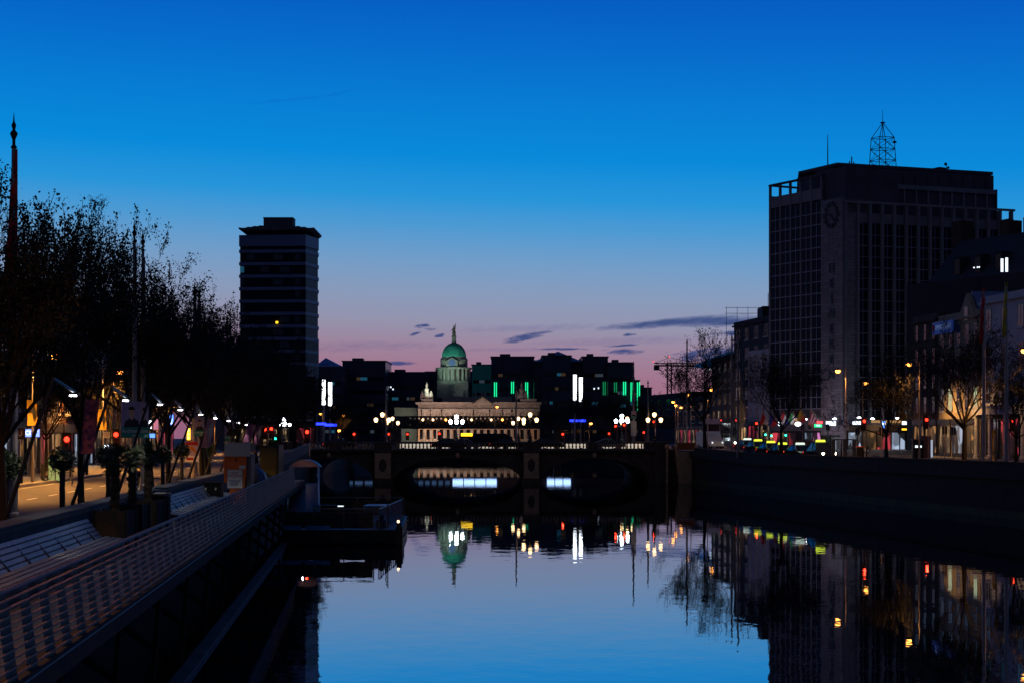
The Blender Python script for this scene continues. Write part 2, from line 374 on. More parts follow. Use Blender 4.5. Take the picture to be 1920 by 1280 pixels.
# benches against the parapet
def bench(label, D0, D1):
    b = thing('slatted_bench', label, 'bench', (LW(D0)+.3, D0, 2.8), 0, 'long slatted benches along the parapet')
    n = 2
    def row(off, z, w, tilt, name):
        mb = MB()
        pts = [(LW(D)+off, D) for D in (D0, (D0+D1)/2, D1)]
        for (xa,ya),(xb,yb) in zip(pts, pts[1:]):
            c, s_ = cos(tilt)*w, sin(tilt)*w
            mb.add([(xa,ya,z),(xa+c,ya,z-s_),(xb+c,yb,z-s_),(xb,yb,z),(xa,ya,z-.03),(xa+c,ya,z-s_-.03),(xb+c,yb,z-s_-.03),(xb,yb,z-.03)],
                   [(0,1,2,3),(7,6,5,4),(0,4,5,1),(3,2,6,7),(1,5,6,2),(0,3,7,4)], wood_slat)
        mb.build(name, b, True)
    for k in range(5): row(.12+.075*k, 3.58-.095*k, .085, 1.0, 'back_slat')
    for k in range(4): row(.55+.15*k, 3.17-.02*k, .125, .1, 'seat_slat')
    mb = MB(); strip(mb, lambda D: LW(D)+.9, lambda D: LW(D)+.97, lambda D: 2.8, [D0,(D0+D1)/2,D1], metal_dk, .27); mb.build('front_board', b, True)
    D = D0+.3
    while D < D1:
        mb = MB(); x = LW(D)
        mb.prism_y([(x+.08,2.8),(x+.2,2.8),(x+.6,3.1),(x+1.1,3.05),(x+1.1,3.0),(x+1.1,3.10),(x+.52,3.12),(x+.15,3.52),(x+.08,3.52)], D, D+.06, metal_dk)
        mb.build('support', b, True); D += 2.0
bench('long slatted bench nearest the camera beside the planter boxes', 26, 43.6)
bench('long slatted bench between the litter bin and the orange kiosk', 56.5, 79)

# palm planters
def palm_meshes():
    r = random.Random(3); t = MB(); c = MB()
    pr = []
    for i in range(15):
        z = 1.15*i/14; pr.append((.09+.02*(i % 2), z))
    t.lathe(pr, palm_bark, n=8)
    for k in range(40):
        a = r.uniform(0, 2*pi); z = r.uniform(.1, 1.1); t.tube([(.09*cos(a), .09*sin(a), z), (.16*cos(a), .16*sin(a), z+.07)], [.02,.004], palm_bark, 3)
    for k in range(60):
        a = r.uniform(0, 2*pi); el = r.uniform(-.7, 1.3); L = r.uniform(.28, .5)
        d = Vector((cos(a)*cos(el), sin(a)*cos(el), sin(el)))
        p0 = Vector((0,0,1.15)); p1 = p0+d*L*.6; p2 = p1+(d+Vector((0,0,-.35))).normalized()*L*.35
        c.tube([p0,p1], .007, leaf_palm, 3)
        side = d.cross(Vector((0,0,1))).normalized() if abs(d.z) < .98 else Vector((1,0,0)); up = side.cross(d)
        for j in range(9):
            b = (j-4)/4*1.25; dd = (d*cos(b)+side*sin(b)+Vector((0,0,-.25))*abs(b)).normalized(); w = up*.012+side*.004
            w2 = dd.cross(up).normalized()*.016; tip = p1+dd*L*.55
            c.add([p1-w2, p1+w2, tip], [(0,1,2)], leaf_palm)
    return t.mesh('trunk'), c.mesh('fronds')
pt, pc = palm_meshes()
for i, (px, D, w, lb) in enumerate([(216, 45, .4, 'nearest'), (241, 49, .36, 'middle'), (274, 52.5, .36, 'farthest')]):
    x = max(X(px, D), LW(D)+w+.12); z0 = 2.8
    p = thing('planter_box', 'dark wooden planter box on the boardwalk, the %s of the three holding palms' % lb, 'planter', (x, D, z0), -.078, 'planter boxes with palms')
    mb = MB(); h = .92
    mb.box(-w,w,-w,-w+.05,0,h,wood_pl); mb.box(-w,w,w-.05,w,0,h,wood_pl); mb.box(-w,-w+.05,-w+.05,w-.05,0,h,wood_pl); mb.box(w-.05,w,-w+.05,w-.05,0,h,wood_pl)
    for sx in (-1,1):
        for sy in (-1,1): mb.box(sx*w-.03, sx*w+.03, sy*w-.03, sy*w+.03, 0, h+.03, metal_dk)
    mb.build('box', p)
    mb = MB(); mb.box(-w+.06,w-.06,-w+.06,w-.06,0,h-.08,bark); mb.build('soil', p)
    q = thing('palm_tree', 'small fan palm with shaggy trunk, the %s of three on the boardwalk' % lb, 'palm', (x, D, z0+.82), i*1.3, 'small palms in planters', [1.12, 1.08, 1.15][i])
    link('trunk', pt, q); link('fronds', pc, q)
b = thing('litter_bin', 'round dark litter bin with a shining rim behind the palm planters', 'bin', (LW(54.8)+.6, 54.8, 2.8))
mb = MB(); mb.lathe([(.26,0),(.28,.1),(.28,.95),(.24,.95)], metal_dk, n=16); mb.build('body', b)
mb = MB(); mb.lathe([(.27,.96),(.31,.98),(.31,1.04),(.27,1.06)], metal_gr, n=16); mb.build('rim', b)
mb = MB(); mb.tube([(-.2,0,1.04),(-.2,0,1.2),(.2,0,1.2),(.2,0,1.04)], .02, metal_dk, 5); mb.build('hood', b)

# orange kiosk
D = 76; xk = X(443, D)
k = thing('orange_kiosk', 'tall orange coffee kiosk with a white notice on the boardwalk', 'kiosk', (xk, D, 2.8), -.05)
mb = MB(); mb.prism_y([(-.28,0),(.36,0),(.36,.95),(.42,1.15),(.42,2.1),(-.52,2.1),(-.52,1.15),(-.50,.85),(-.28,.78)], 0, 1.0, orange_pt); mb.build('body', k)
mb = MB(); mb.box(-.47,.60,-.12,-.03,1.93,2.5,sign_g); mb.build('sign_board', k)
mb = MB(); mb.box(-.56,.62,0,1.05,2.1,2.16,orange_pt); mb.box(-.56,.62,.1,1.0,2.16,2.45,metal_dk); mb.build('roof', k)
nb = MB(); nb.box(-.36,.26,-.035,-.004,.62,1.38,plas_w); nt_ = nb.build('notice', k)
mb = MB()
for (a, b_, c_, d_) in ((-.38,.28,.60,.62),(-.38,.28,1.38,1.40),(-.38,-.36,.62,1.38),(.26,.28,.62,1.38)): mb.box(a,b_,-.045,-.004,c_,d_,stucco_or)
mb.build('frame', nt_)
text('lettering', 'BUSY\nCUSTOMERS', .12, red_cl, nt_, (-.05,-.04,1.18), FRONT, .002)
for kk in range(5):
    mb = MB(); mb.box(-.28+.02*(kk % 2), .18-.03*kk, -.04,-.036, .92-.05*kk, .94-.05*kk, blu_cl); mb.build('text_line', nt_)
nb = MB(); nb.box(.13,.38,-.03,-.004,1.42,1.56,plas_w); nb.build('small_sticker', k)
mb = MB(); mb.lathe([(.05,-.03),(.05,.0)], metal_dk, (0,0,0), 10); o = mb.build('lock', k); o.location = (0,-.02,1.78); o.rotation_euler = (pi/2,0,0)
mb = MB(); mb.prism_y([(.43,0),(.55,.05),(.62,2.0),(.43,2.05)], .1, .9, metal_gr); mb.build('side_panel', k)
b = thing('rubbish_bin', 'low black bin standing at the left foot of the orange kiosk', 'bin', (LW(74)+.55, 74, 2.8))
mb = MB(); mb.box(-.35,.35,-.3,.3,0,.85,metal_dk); mb.box(-.38,.38,-.33,.33,.85,.92,metal_dk); mb.build('body', b)
mb = MB(); mb.box(-.3,-.25,-.34,-.331,.6,.7,plas_w); mb.box(.1,.15,-.34,-.331,.6,.7,plas_w); mb.build('sticker', b)
# dark shelter box near the ramp
D = 108; s = thing('equipment_cabin', 'tall dark green cabin at the far end of the boardwalk', 'cabin', (X(505, D), D, 2.8), -.05)
mb = MB(); mb.box(-.55,.42,0,1.6,0,2.1,mat('cabin_green',(.05,.055,.03),.6)); mb.build('body', s)
mb = MB(); mb.box(.43,.56,-.05,1.6,0,2.3,metal_dk); mb.box(-.6,.43,-.05,1.6,2.1,2.18,metal_dk); mb.build('frame', s)
mb = MB(); mb.box(-.5,.38,-.03,-.004,.05,1.0,mat('cabin_olive',(.05,.045,.015),.6)); mb.build('lower_panel', s)
D = 100; s = thing('storage_heap', 'dark covered heap beside the cabin on the boardwalk', 'covered heap', (X(478, D), D, 2.8))
mb = MB(); mb.lathe([(1.0,0),(.98,.35),(.75,.8),(.35,1.05),(.02,1.1)], metal_dk, n=9, sx=.75, sy=1.5); mb.build('tarpaulin', s)

# pontoon + gangway
pn = thing('floating_pontoon', 'dark floating landing stage moored beside the boardwalk', 'pontoon', (-9, 94, 0))
def xp(px, D): return X(px, D)
mb = MB(); mb.prism([(-11.75,94),(-6.0,94),(-5.75,94.6),(-6.4,112),(-12.4,112)], .1, .72, metal_dk); mb.build('hull', pn, True)
mb = MB(); mb.prism([(-11.7,94.1),(-6.1,94.1),(-5.9,94.6),(-6.5,111.9),(-12.35,111.9)], .724, .78, wood_deck); mb.build('deck', pn, True)
mb = MB(); mb.box(-5.95,-5.6,93.7,94.5,.0,.95,metal_dk); mb.box(-5.9,-5.65,93.75,94.1,.95,1.15,metal_dk); mb.build('fender', pn, True)
def fence(x0, y0, x1, y1, top, nm='guard_rail'):
    f = MB(); f.tube([(x0,y0,top),(x1,y1,top)], .035, metal_gr, 6); L = sqrt((x1-x0)**2+(y1-y0)**2); n = max(2, int(L/1.2)+1)
    for i in range(n):
        t = i/(n-1); x = x0+(x1-x0)*t; y = y0+(y1-y0)*t; f.tube([(x,y,.78),(x,y,top)], .03, metal_gr, 5)
    for j in range(7):
        z = .88+(top-.95)*j/7; f.tube([(x0,y0,z),(x1,y1,z)], .012, metal_gr, 3)
    f.build(nm, pn, True)
pmesh = mat('rail_infill', (.02,.02,.022), .6)
mb = MB(); mb.box(-11.65,-7.15,94.2,94.22,.85,1.7,pmesh); mb.build('infill_panel', pn, True)
mb = MB(); mb.box(-12.2,-6.7,111.7,111.72,.85,1.7,pmesh); mb.build('infill_panel', pn, True)
fence(-11.7,94.15,-7.1,94.15,1.85); fence(-6.9,95,-6.6,110,1.8); fence(-12.2,111.8,-6.6,111.8,1.85)
for (xx, a) in ((-11.35,1.0),(-10.2,1.6)):
    mb = MB(); mb.box(xx-.4,xx+a*.55,94.02,94.1,.82,1.0,mat('blue_board',(.04,.22,.5),.4)); mb.build('blue_board', pn, True)
mb = MB(); mb.prism_x([(101,1.75),(104,1.75),(105,1.35),(101,1.35)], -8.2, -6.9, metal_gr); mb.build('sloping_lid', pn, True)
mb = MB(); mb.box(-11.1,-9.7,103,103.5,1.0,1.72,metal_dk); mb.build('locker', pn, True)
mb = MB(); mb.box(-9.5,-9.2,100,100.2,1.75,1.8,E_winw); mb.build('deck_light', pn, True)
mb = MB(); mb.ball((-6.85,96.2,1.35), .16, metal_dk); mb.box(-7.1,-6.6,96,96.5,.78,1.2,mat('dark_blue_crate',(.02,.03,.08),.5)); mb.build('mooring_drum', pn, True)
mb = MB(); mb.tube([(-6.35,93.85,.9),(-6.35,93.85,2.2)], .03, metal_dk); mb.build('marker_post', pn, True)
mb = MB(); mb.ball((-5.82,93.9,1.22), .07, E_warm); mb.build('marker_lamp', pn, True)
g = thing('gangway_ramp', 'steel gangway with an arched pink lit canopy down to the pontoon', 'gangway', (-13.4, 118, 2.5))
def rx(D): return -13.35+(118-D)*.108
def rz_(D): return 2.6-(118-D)*.09
mb = MB(); a, b_ = 118, 98
mb.add([(rx(a)-.85,a,rz_(a)),(rx(a)+.85,a,rz_(a)),(rx(b_)+.85,b_,rz_(b_)),(rx(b_)-.85,b_,rz_(b_)),(rx(a)-.85,a,rz_(a)-.15),(rx(a)+.85,a,rz_(a)-.15),(rx(b_)+.85,b_,rz_(b_)-.15),(rx(b_)-.85,b_,rz_(b_)-.15)],
       [(0,3,2,1),(4,5,6,7),(2,3,7,6),(0,1,5,4),(1,2,6,5),(3,0,4,7)], wood_deck); mb.build('ramp_deck', g, True)
for sx in (-.88, .88):
    for (h, r) in ((1.05,.05),(.75,.03),(.45,.03)):
        mb = MB(); mb.tube([(rx(118)+sx,118,rz_(118)+h),(rx(98)+sx,98,rz_(98)+h)], r, metal_gr, 6); mb.build('handrail', g, True)
    for D in range(98, 119, 4):
        mb = MB(); mb.tube([(rx(D)+sx,D,rz_(D)),(rx(D)+sx,D,rz_(D)+1.05)], .035, metal_gr, 5); mb.build('rail_post', g, True)
# glazed panels at the low end
for sx in (-.9, .85):
    mb = MB(); mb.box(rx(98)+sx-.15, rx(98)+sx+.15, 97.5, 97.56, .85, 1.95, mat('blue_panel', (.05,.20,.38), .3)); mb.build('glazed_panel', g, True)
mb = MB(); N = 14; cx = rx(118); arc = []
for i in range(N+1):
    t = pi*(.14+.72*i/N); arc.append((cx-1.27*cos(t)*.86, 3.28+.78*sin(t)))
outer = [(x, z+.05) for x, z in arc]
mb.prism_y(outer+list(reversed(arc)), 117.6, 119.2, metal_gr); mb.build('canopy', g, True)
mb = MB(); mb.prism_y(arc[::-1], 118.6, 118.65, mat('canopy_end_panel', (.48,.26,.30), .6)); mb.build('end_panel', g, True)
light('POINT', (cx, 117.0, 3.5), 7, (1,.7,.65), .05, None, 'canopy_lamp')
for sx in (arc[0][0]+.02, arc[-1][0]-.02):
    mb = MB(); mb.box(sx-.05,sx+.05,117.7,117.8,rz_(118),3.65,metal_gr); mb.build('canopy_post', g, True)

# ------------------------------------------------------------------ O'Connell-type three arched bridge
br = thing('stone_bridge', 'wide stone road bridge of three arches with a balustrade across the river', 'bridge', (0, 222, 0))
Y0, Y1 = 222.0, 267.0; ZT = 3.95
spans = [(-27.6,-16.65), (-14.5,1.3), (3.35,16.6)]
def arch_z(x, a, b_): 
    t = (x-(a+b_)/2)/((b_-a)/2); return -.1+3.15*sqrt(max(0, 1-t*t))
mb = MB(); xs = [-40]
for a, b_ in spans: xs += [a+(b_-a)*i/28 for i in range(29)]
xs += [26]
segs = []
def inspan(x0, x1):
    for a, b_ in spans:
        if x0 >= a-1e-6 and x1 <= b_+1e-6: return (a, b_)
for x0, x1 in zip(xs, xs[1:]):
    s_ = inspan(x0, x1); lo0 = arch_z(x0, *s_) if s_ else -2; lo1 = arch_z(x1, *s_) if s_ else -2
    for Y, fl in ((Y0,False),(Y1,True)):
        q = [(x0,Y,lo0),(x1,Y,lo1),(x1,Y,ZT),(x0,Y,ZT)]
        mb.quad(*(q if not fl else q[::-1]), stone_br)
    if s_: mb.quad((x0,Y0,lo0),(x0,Y1,lo0),(x1,Y1,lo1),(x1,Y0,lo1), stone_br)
for a, b_ in spans:
    for x in (a, b_): mb.quad((x,Y0,-2),(x,Y1,-2),(x,Y1,0),(x,Y0,0), stone_br)
mb.build('arch_wall', br, True)
for a, b_ in spans:      # voussoir rings
    mb = MB()
    for i in range(28):
        x0, x1 = a+(b_-a)*i/28, a+(b_-a)*(i+1)/28; z0, z1 = arch_z(x0,a,b_), arch_z(x1,a,b_)
        mb.add([(x0,Y0-.08,z0),(x1,Y0-.08,z1),(x1,Y0-.08,z1+.45),(x0,Y0-.08,z0+.45),(x0,Y0,z0),(x1,Y0,z1),(x1,Y0,z1+.45),(x0,Y0,z0+.45)], [(0,1,2,3),(0,4,5,1),(3,2,6,7)], stone_br)
    mb.build('voussoir_ring', br, True)
    c = (a+b_)/2; mb = MB(); mb.ball((c,Y0-.25,3.35), .28, stone_lt, 8, 6, 1.25); mb.box(c-.28,c+.28,Y0-.2,Y0,2.95,3.8,stone_br); mb.build('keystone_head', br, True)
mb = MB(); mb.box(-40,26,Y0+.01,Y1-.01,ZT,ZT+.02,asphalt); mb.build('deck', br, True)
mb = MB(); mb.box(-40,17.1,Y0-.45,Y0+.5,ZT+.0,ZT+.22,stone_cap); mb.box(-40,17.1,Y0-.3,Y0,ZT-.2,ZT,stone_br); mb.build('cornice', br, True)
for (a, b_) in ((-16.65,-14.5),(1.3,3.35)):
    mb = MB(); mb.box(a,b_,Y0-1.0,Y0,-2,3.95,stone_br); mb.box(a-.12,b_+.12,Y0-1.15,Y0,-2,.55,stone_br); mb.build('pier', br, True)
    mb = MB(); mb.box(a+.12,b_-.12,Y0-1.06,Y0-1.003,.62,3.65,stone_lt); mb.box(a+.35,b_-.35,Y0-1.09,Y0-1.063,1.0,3.3,stone_lt)
    mb.lathe([(.42,-.02),(.5,.0),(.44,.02)], stone_br, (0,0,0), 12); 
    nv = len(mb.v)-36
    for i in range(nv, len(mb.v)):
        v = mb.v[i]; mb.v[i] = ((a+b_)/2+v[0]*.9, Y0-1.12+v[2], 2.2+v[1]*1.6)
    mb.build('carved_panel', br, True)
blocks = [(702,735),(845,870),(980,1012),(1102,1120),(1208,1236),(525,560),(620,640)]
for a, b_ in blocks:
    mb = MB(); mb.box(X(a,222), X(b_,222), Y0-.5, Y0+.25, ZT+.22, 4.95, stone_br); mb.build('parapet_block', br, True)
mb = MB(); mb.box(-40, 18.9, Y0-.42, Y0+.22, 4.80, 4.96, stone_cap); mb.build('parapet_rail', br, True)
bal = MB(); bal.lathe([(.12,0),(.12,.05),(.07,.1),(.13,.28),(.08,.42),(.06,.5),(.11,.56),(.11,.63)], stone_lt, n=8); balm = bal.mesh('baluster', True)
inb = lambda x: any(X(a,222)-.15 < x < X(b_,222)+.15 for a, b_ in blocks)
x = -27.0; n = 0
while x < 16.2:
    if not inb(x): link('baluster', balm, br, (x, -.1, 4.17)); n += 1
    x += .44
mb = MB(); mb.box(-40, 22, Y1-.2, Y1+.2, ZT, 4.2, stone_br); mb.box(-40,22,Y1-.25,Y1+.25,4.8,4.95,stone_cap)
x = -30
while x < 20: mb.box(x, x+.16, Y1-.1, Y1+.1, 4.2, 4.8, stone_lt); x += .44
mb.build('far_parapet', br, True)
mb = MB(); mb.box(-40,24,Y0+.6,Y0+5.0,ZT+.02,ZT+.14,paving); mb.box(-40,24,Y1-5,Y1-.6,ZT+.02,ZT+.14,paving); mb.box(-40,24,243,246,ZT+.02,ZT+.16,paving); mb.build('pavement', br, True)

# lanterns on the bridge
def lantern_parts(t, warm, arms, power, col):
    m = E_warm if warm else E_cool
    mb = MB(); mb.lathe([(.28,0),(.28,.25),(.2,.35),(.22,.7),(.12,.8),(.14,1.1),(.07,1.2),(.06,2.3),(.09,2.35),(.045,2.45),(.045,2.95)], iron_br, n=10); mb.build('post', t)
    heads = [(0,0,3.05)]
    for k in range(arms):
        a = 2*pi*k/arms; dx, dy = .78*cos(a), .78*sin(a)
        mb = MB(); mb.tube([(0,0,2.0),(dx*.35,dy*.35,1.95),(dx*.8,dy*.8,2.1),(dx,dy,2.35)], [.045,.04,.035,.03], iron_br, 6); mb.build('arm', t); heads.append((dx,dy,2.42))
    for (a, b_, c_) in heads:
        h = MB(); h.lathe([(.06,-.06),(.10,0)], iron_br, (a,b_,c_), 8); h.lathe([(.02,.52),(.05,.56),(.01,.66)], iron_br, (a,b_,c_), 8); h.build('lantern_frame', t)
        h = MB(); h.lathe([(.15,0),(.26,.30),(.24,.44),(.08,.54)], m, (a,b_,c_), 8); h.build('lantern_glass', t)
    light('POINT', (0,0,3.3), power*.9, col, .1, t)
CW = (1, .68, .40); CC = (.8, .9, 1)
def bl(px, D, warm, label, py=773, arms=2, z0=None, power=1400):
    t = thing('street_lantern', label, 'street lamp', (X(px, D), D, ZT+1.02 if z0 is None else z0), 0, 'ornate branched lanterns around the bridge')
    lantern_parts(t, warm, arms, power, CW if warm else CC); return t
bl(717,222.2,1,'lit three branched lantern on the near bridge parapet above the left pier')
bl(994,222.2,1,'lit three branched lantern on the near bridge parapet above the right pier')
bl(1227,222.2,1,'lit three branched lantern on the parapet at the right end of the bridge')
bl(736,266.8,1,'lit three branched lantern on the far bridge parapet seen beside the left pier lantern')
bl(972,266.8,1,'lit three branched lantern on the far parapet just left of the right pier lantern')
bl(1176,266.8,1,'warm lit lantern on the far bridge parapet left of the white signboard')
bl(856,244.5,0,'white lit five headed lantern mid bridge in front of the domed building', arms=4, z0=ZT+1.0)
bl(1166,244.5,0,'white lit five headed lantern among the red signals near the right end of the bridge', arms=4, z0=ZT+1.1)
bl(533,255,0,'bright white lit five headed lantern at the left street corner before the bridge', arms=4, z0=ZT+.75, power=2000)

# tall flagpoles
def flagpole(px, D, zb, zt, label, flag=None, fl=(0,0)):
    t = thing('flagpole', label, 'flagpole', (X(px, D), D, zb), 0, 'tall flagpoles along the river')
    H = zt-zb; mb = MB(); w_ = 1 if D < 70 else 1.5
    mb.lathe([(.12*w_,0),(.12*w_,.8),(.09*w_,.85),(.08*w_,H*.45),(.05*w_,H-.8)], pole_pt, n=10); mb.build('pole', t, smooth=False)
    mb = MB(); mb.lathe([(.055*w_,H-.8),(.075*w_,H-.77),(.035*w_,H-.72),(.035*w_,H-.6),(.085*w_,H-.48),(.08*w_,H-.45),(.03*w_,H-.38),(.055*w_,H-.28),(.02*w_,H-.2),(.004,H)], metal_dk, n=10); mb.build('finial', t)
    if flag:
        m, top, bot, w = flag
        f = MB(); N = 14; vs = []
        for i in range(N+1):
            t_ = i/N; z = H-top-(bot-top)*t_; ww = w*(.15+.85*t_**.8); 
            if i == N: ww *= .8
            vs.append((.09,-.02,z)); vs.append((.09-ww*.5,-.10-.06*sin(i*1.7),z-.05)); vs.append((.10-ww,-.02+.05*sin(i*1.1),z-.12)); vs.append((-.02-ww*.6,.10,z-.06))
        fs = []
        for i in range(N):
            for k in range(4): a = i*4+k; b_ = i*4+(k+1)%4; fs.append((a,b_,b_+4,a+4))
        fs.append((0,3,2,1)); fs.append(tuple(N*4+k for k in range(4)))
        f.add(vs, fs, m); f.build('flag', t, smooth=True)
flagpole(26, 41, zL(41), 12.75, 'nearest tall flagpole with a furled dark red flag at the left edge', (mat('crimson_flag', (.75,.03,.03), .8, var=.3), .8, 3.9, .34))
flagpole(252, 62.6, zL(62), 12.95, 'tall bare flagpole behind the boardwalk, left one of the close pair', (pole_pt, 1.0, 5.5, .07))
flagpole(268, 65.5, zL(65), 12.95, 'tall bare flagpole behind the boardwalk, right one of the close pair', (pole_pt, 1.0, 5.5, .07))
flagpole(365, 85, zL(85), 12.7, 'bare flagpole among the left trees, left one of the middle pair', (pole_pt, 1.0, 5.0, .07))
flagpole(373.5, 88, zL(88), 12.75, 'bare flagpole among the left trees, right one of the middle pair', (pole_pt, 1.0, 5.0, .07))
flagpole(426, 111, zL(111), 12.9, 'distant bare flagpole beside the tower, left one of the far pair')
flagpole(432, 115, zL(115), 12.9, 'distant bare flagpole beside the tower, right one of the far pair')
flagpole(724, 222.3, ZT+1.02, 12.5, 'slim flagpole on the bridge beside the left pier lanterns')
flagpole(968, 222.3, ZT+1.02, 12.6, 'slim flagpole on the bridge left of the right pier lantern')
flagpole(1215, 222.3, ZT+1.02, 12.6, 'slim flagpole on the bridge left of the right end lantern')
flagpole(1188, 224, ZT+1.02, 14.9, 'tall dark flagpole with a furled flag behind the white election sign', (metal_dk, 1.0, 6.0, .22))
flagpole(1288, 224, zR(224), 17.6, 'tall dark flagpole in front of the airy tree left of the office block', (metal_dk, .6, 6.5, .2))
flagpole(1372, 202, zR(202), 16.9, 'dark flagpole beside the dark houses left of the office block', (metal_dk, .6, 6.0, .2))
flagpole(1384, 196, zR(196), 17.2, 'dark flagpole just right of the one beside the dark houses', (metal_dk, .6, 6.0, .2))
flagpole(1845, 129, zR(129), 16.6, 'tall flagpole with a furled crimson flag at the right before the gabled house', (red_cl, .3, 4.4, .5))
flagpole(1887, 125, zR(125), 16.6, 'tall flagpole with a furled yellow flag in front of the white house', (yel_cl, .3, 4.2, .42))

# ------------------------------------------------------------------ trees
def make_tree(seed, H, leafy, leaf=.12, spread=1.0, twigs=3, trunk_r=.2, fork=.27, lean=0.0, wide=1.0):
    r = random.Random(seed); T = MB(); C = MB()
    def grow(p, d, L, rad, lvl):
        n = 4 if lvl < 3 else 3; rad = max(rad, .013); path = [p]; rads = [rad]; dd = d.copy(); q = p.copy()
        for i in range(n):
            j = (.03 if lvl == 0 else .10+.09*lvl)
            dd = (dd+Vector((r.uniform(-j,j), r.uniform(-j,j), r.uniform(-j*.6,j)+.05))).normalized()
            q = q+dd*(L/n); path.append(q.copy()); rads.append(max(.009, rad*(1-.55*(i+1)/n)))
        (T if lvl < 2 else C).tube(path, rads, bark, 8 if lvl == 0 else (5 if lvl < 2 else 3), cap=lvl < 2)
        if lvl >= 4:
            for k in range(leafy):
                i = r.randint(1, n); base = path[i]+Vector((r.gauss(0,.10), r.gauss(0,.10), r.gauss(0,.10)))
                a = Vector((r.gauss(0,1), r.gauss(0,1), r.gauss(0,1))).normalized(); b = a.cross(Vector((r.gauss(0,1), r.gauss(0,1), r.gauss(0,1)))).normalized()
                s_ = leaf*r.uniform(.5,1.2)
                C.add([base, base+a*s_*.5+b*s_*.36, base+a*s_, base+a*s_*.5-b*s_*.36], [(0,1,2,3)], leafm)
            return
        kids = [7, 5, 4, twigs][lvl]
        for k in range(kids):
            t = r.uniform(.3 if lvl else .8, 1.0); i = min(n-1, int(t*n)); f = t*n-i; bp = path[i].lerp(path[i+1], f) if i < n else path[-1]
            az = 2*pi*(k+r.uniform(-.3,.3))/kids; 
            if lvl == 0: el = r.uniform(.35, 1.25); nd = Vector((cos(az)*cos(el)*spread, sin(az)*cos(el)*spread, sin(el))).normalized(); LL = H*r.uniform(.30,.40)
            else:
                ax = dd.orthogonal().normalized(); ax.rotate(Matrix.Rotation(az, 3, dd)); ang = r.uniform(.4, .95)
                nd = (dd*cos(ang)+ax*sin(ang)+Vector((0,0,.12))).normalized(); LL = L*r.uniform(.48,.72)
            grow(bp, nd, LL, rads[min(i, n)]*(.62 if lvl == 0 else .6), lvl+1)
        if lvl: grow(path[-1], dd, L*.6, rads[-1]*.9, lvl+1)
        else: grow(path[-1], dd, H*.36, rads[-1]*.8, 1)
    grow(Vector((0,0,0)), Vector((lean,0,1)).normalized(), H*fork, trunk_r, 0)
    zs = sorted(v[2] for v in C.v); top = zs[int(len(zs)*.995)]
    k_ = H/top; T.v = [(a*k_*wide, b*k_*wide, c*k_) for a, b, c in T.v]; C.v = [(a*k_*wide, b*k_*wide, min(c*k_, H*1.02+.3*(c*k_-H*1.02))if c*k_ > H*1.02 else c*k_) for a, b, c in C.v]
    return T.mesh('trunk'), C.mesh('crown')
dense = [make_tree(11, 10, 32, .105, 1.15, fork=.33, wide=.82), make_tree(23, 10, 32, .105, 1.15, fork=.33, wide=.82), make_tree(37, 10, 32, .105, 1.15, fork=.32, lean=.1, wide=.82)]
airy = [make_tree(52, 10, 7, .13, 1.05, twigs=3), make_tree(61, 10, 8, .13, 1.3, twigs=3, fork=.3)]
def tree(kind, i, x, D, z, s_, rz, label, group):
    t = thing('plane_tree', label, 'tree', (x, D, z), rz, group, s_)
    tm, cm = (dense if kind == 'd' else airy)[i]
    link('trunk', tm, t); link('crown', cm, t)
GL = 'leafy trees lining the left quay'
Dl = [39, 53, 66, 76, 86, 95, 105, 116, 128, 142, 157, 173, 190, 207]
lab = ['broad leafy tree at the left edge behind the nearest flagpole', 'thick trunked leafy tree beside the red signal on the left street', 'leafy tree behind the three small palms', 'leafy tree right of the pair of tall flagpoles',
       'leafy tree behind the election poster on the double pole', 'leafy tree standing just behind the second bench', 'leafy tree left of the orange kiosk', 'leafy tree rising behind the orange kiosk',
       'leafy tree right of the orange kiosk', 'leafy tree in front of the tower, leftmost before its foot', 'leafy tree before the left foot of the tall tower', 'leafy tree before the middle foot of the tall tower',
       'leafy tree before the right foot of the tall tower', 'leafy tree nearest the left end of the bridge']
Sc = [(.8,.8,.80), (.72,.72,.91), (.9,.9,.89), (.8,.8,.87), (.95,.95,.83)]+[(1.05,1.05,q_) for q_ in (.85,.86,.88,.90,.88,.92,.92,.92,.9)]
for i, D in enumerate(Dl):
    tree('d', i % 3, LW(D)-1.2+(-.3 if i % 2 else .2), D, zL(D)+.1, Sc[i], i*1.9+.4, lab[i], GL)
# second row, on the shop side
for i, (D, lb) in enumerate([(62, 'leafy street tree before the lit shops at far left'), (84, 'leafy street tree on the shop pavement behind the first red signal'), (108, 'leafy street tree on the shop pavement near the blue vertical sign'), (135, 'leafy street tree on the shop pavement near the yellow vertical sign'), (165, 'leafy street tree on the shop pavement beyond the orange kiosk'), (195, 'leafy street tree on the shop pavement before the bridge corner')]):
    tree('d', (i+1) % 3, LW(D)-12.2, D, zL(D)+.12, .80, i*2.3, lb, 'leafy trees on the shop side of the left street')
GR = 'half bare trees along the right quay'
def rx_(px, D): return X(px, D)
tree('a', 1, X(1808,135), 135, zR(135)+.1, 1.08, 1.2, 'half bare tree with a dark forked trunk before the gabled house on the right', GR)
tree('a', 0, X(1662,153), 153, zR(153)+.1, .93, 2.0, 'half bare tree in front of the office block entrance lights', GR)
tree('a', 1, X(1465,187), 187, zR(187)+.1, 1.13, 4.0, 'half bare tree rising behind the row of taxis', GR)
tree('a', 0, X(1322,226), 226, zR(226)+.1, 1.47, 3.1, 'tall airy tree with sparse twigs against the pink sky left of the office block', GR)
tree('a', 0, X(1905,150), 150, zR(150)+.1, .9, 5.0, 'half bare tree at the right edge before the white house', GR)
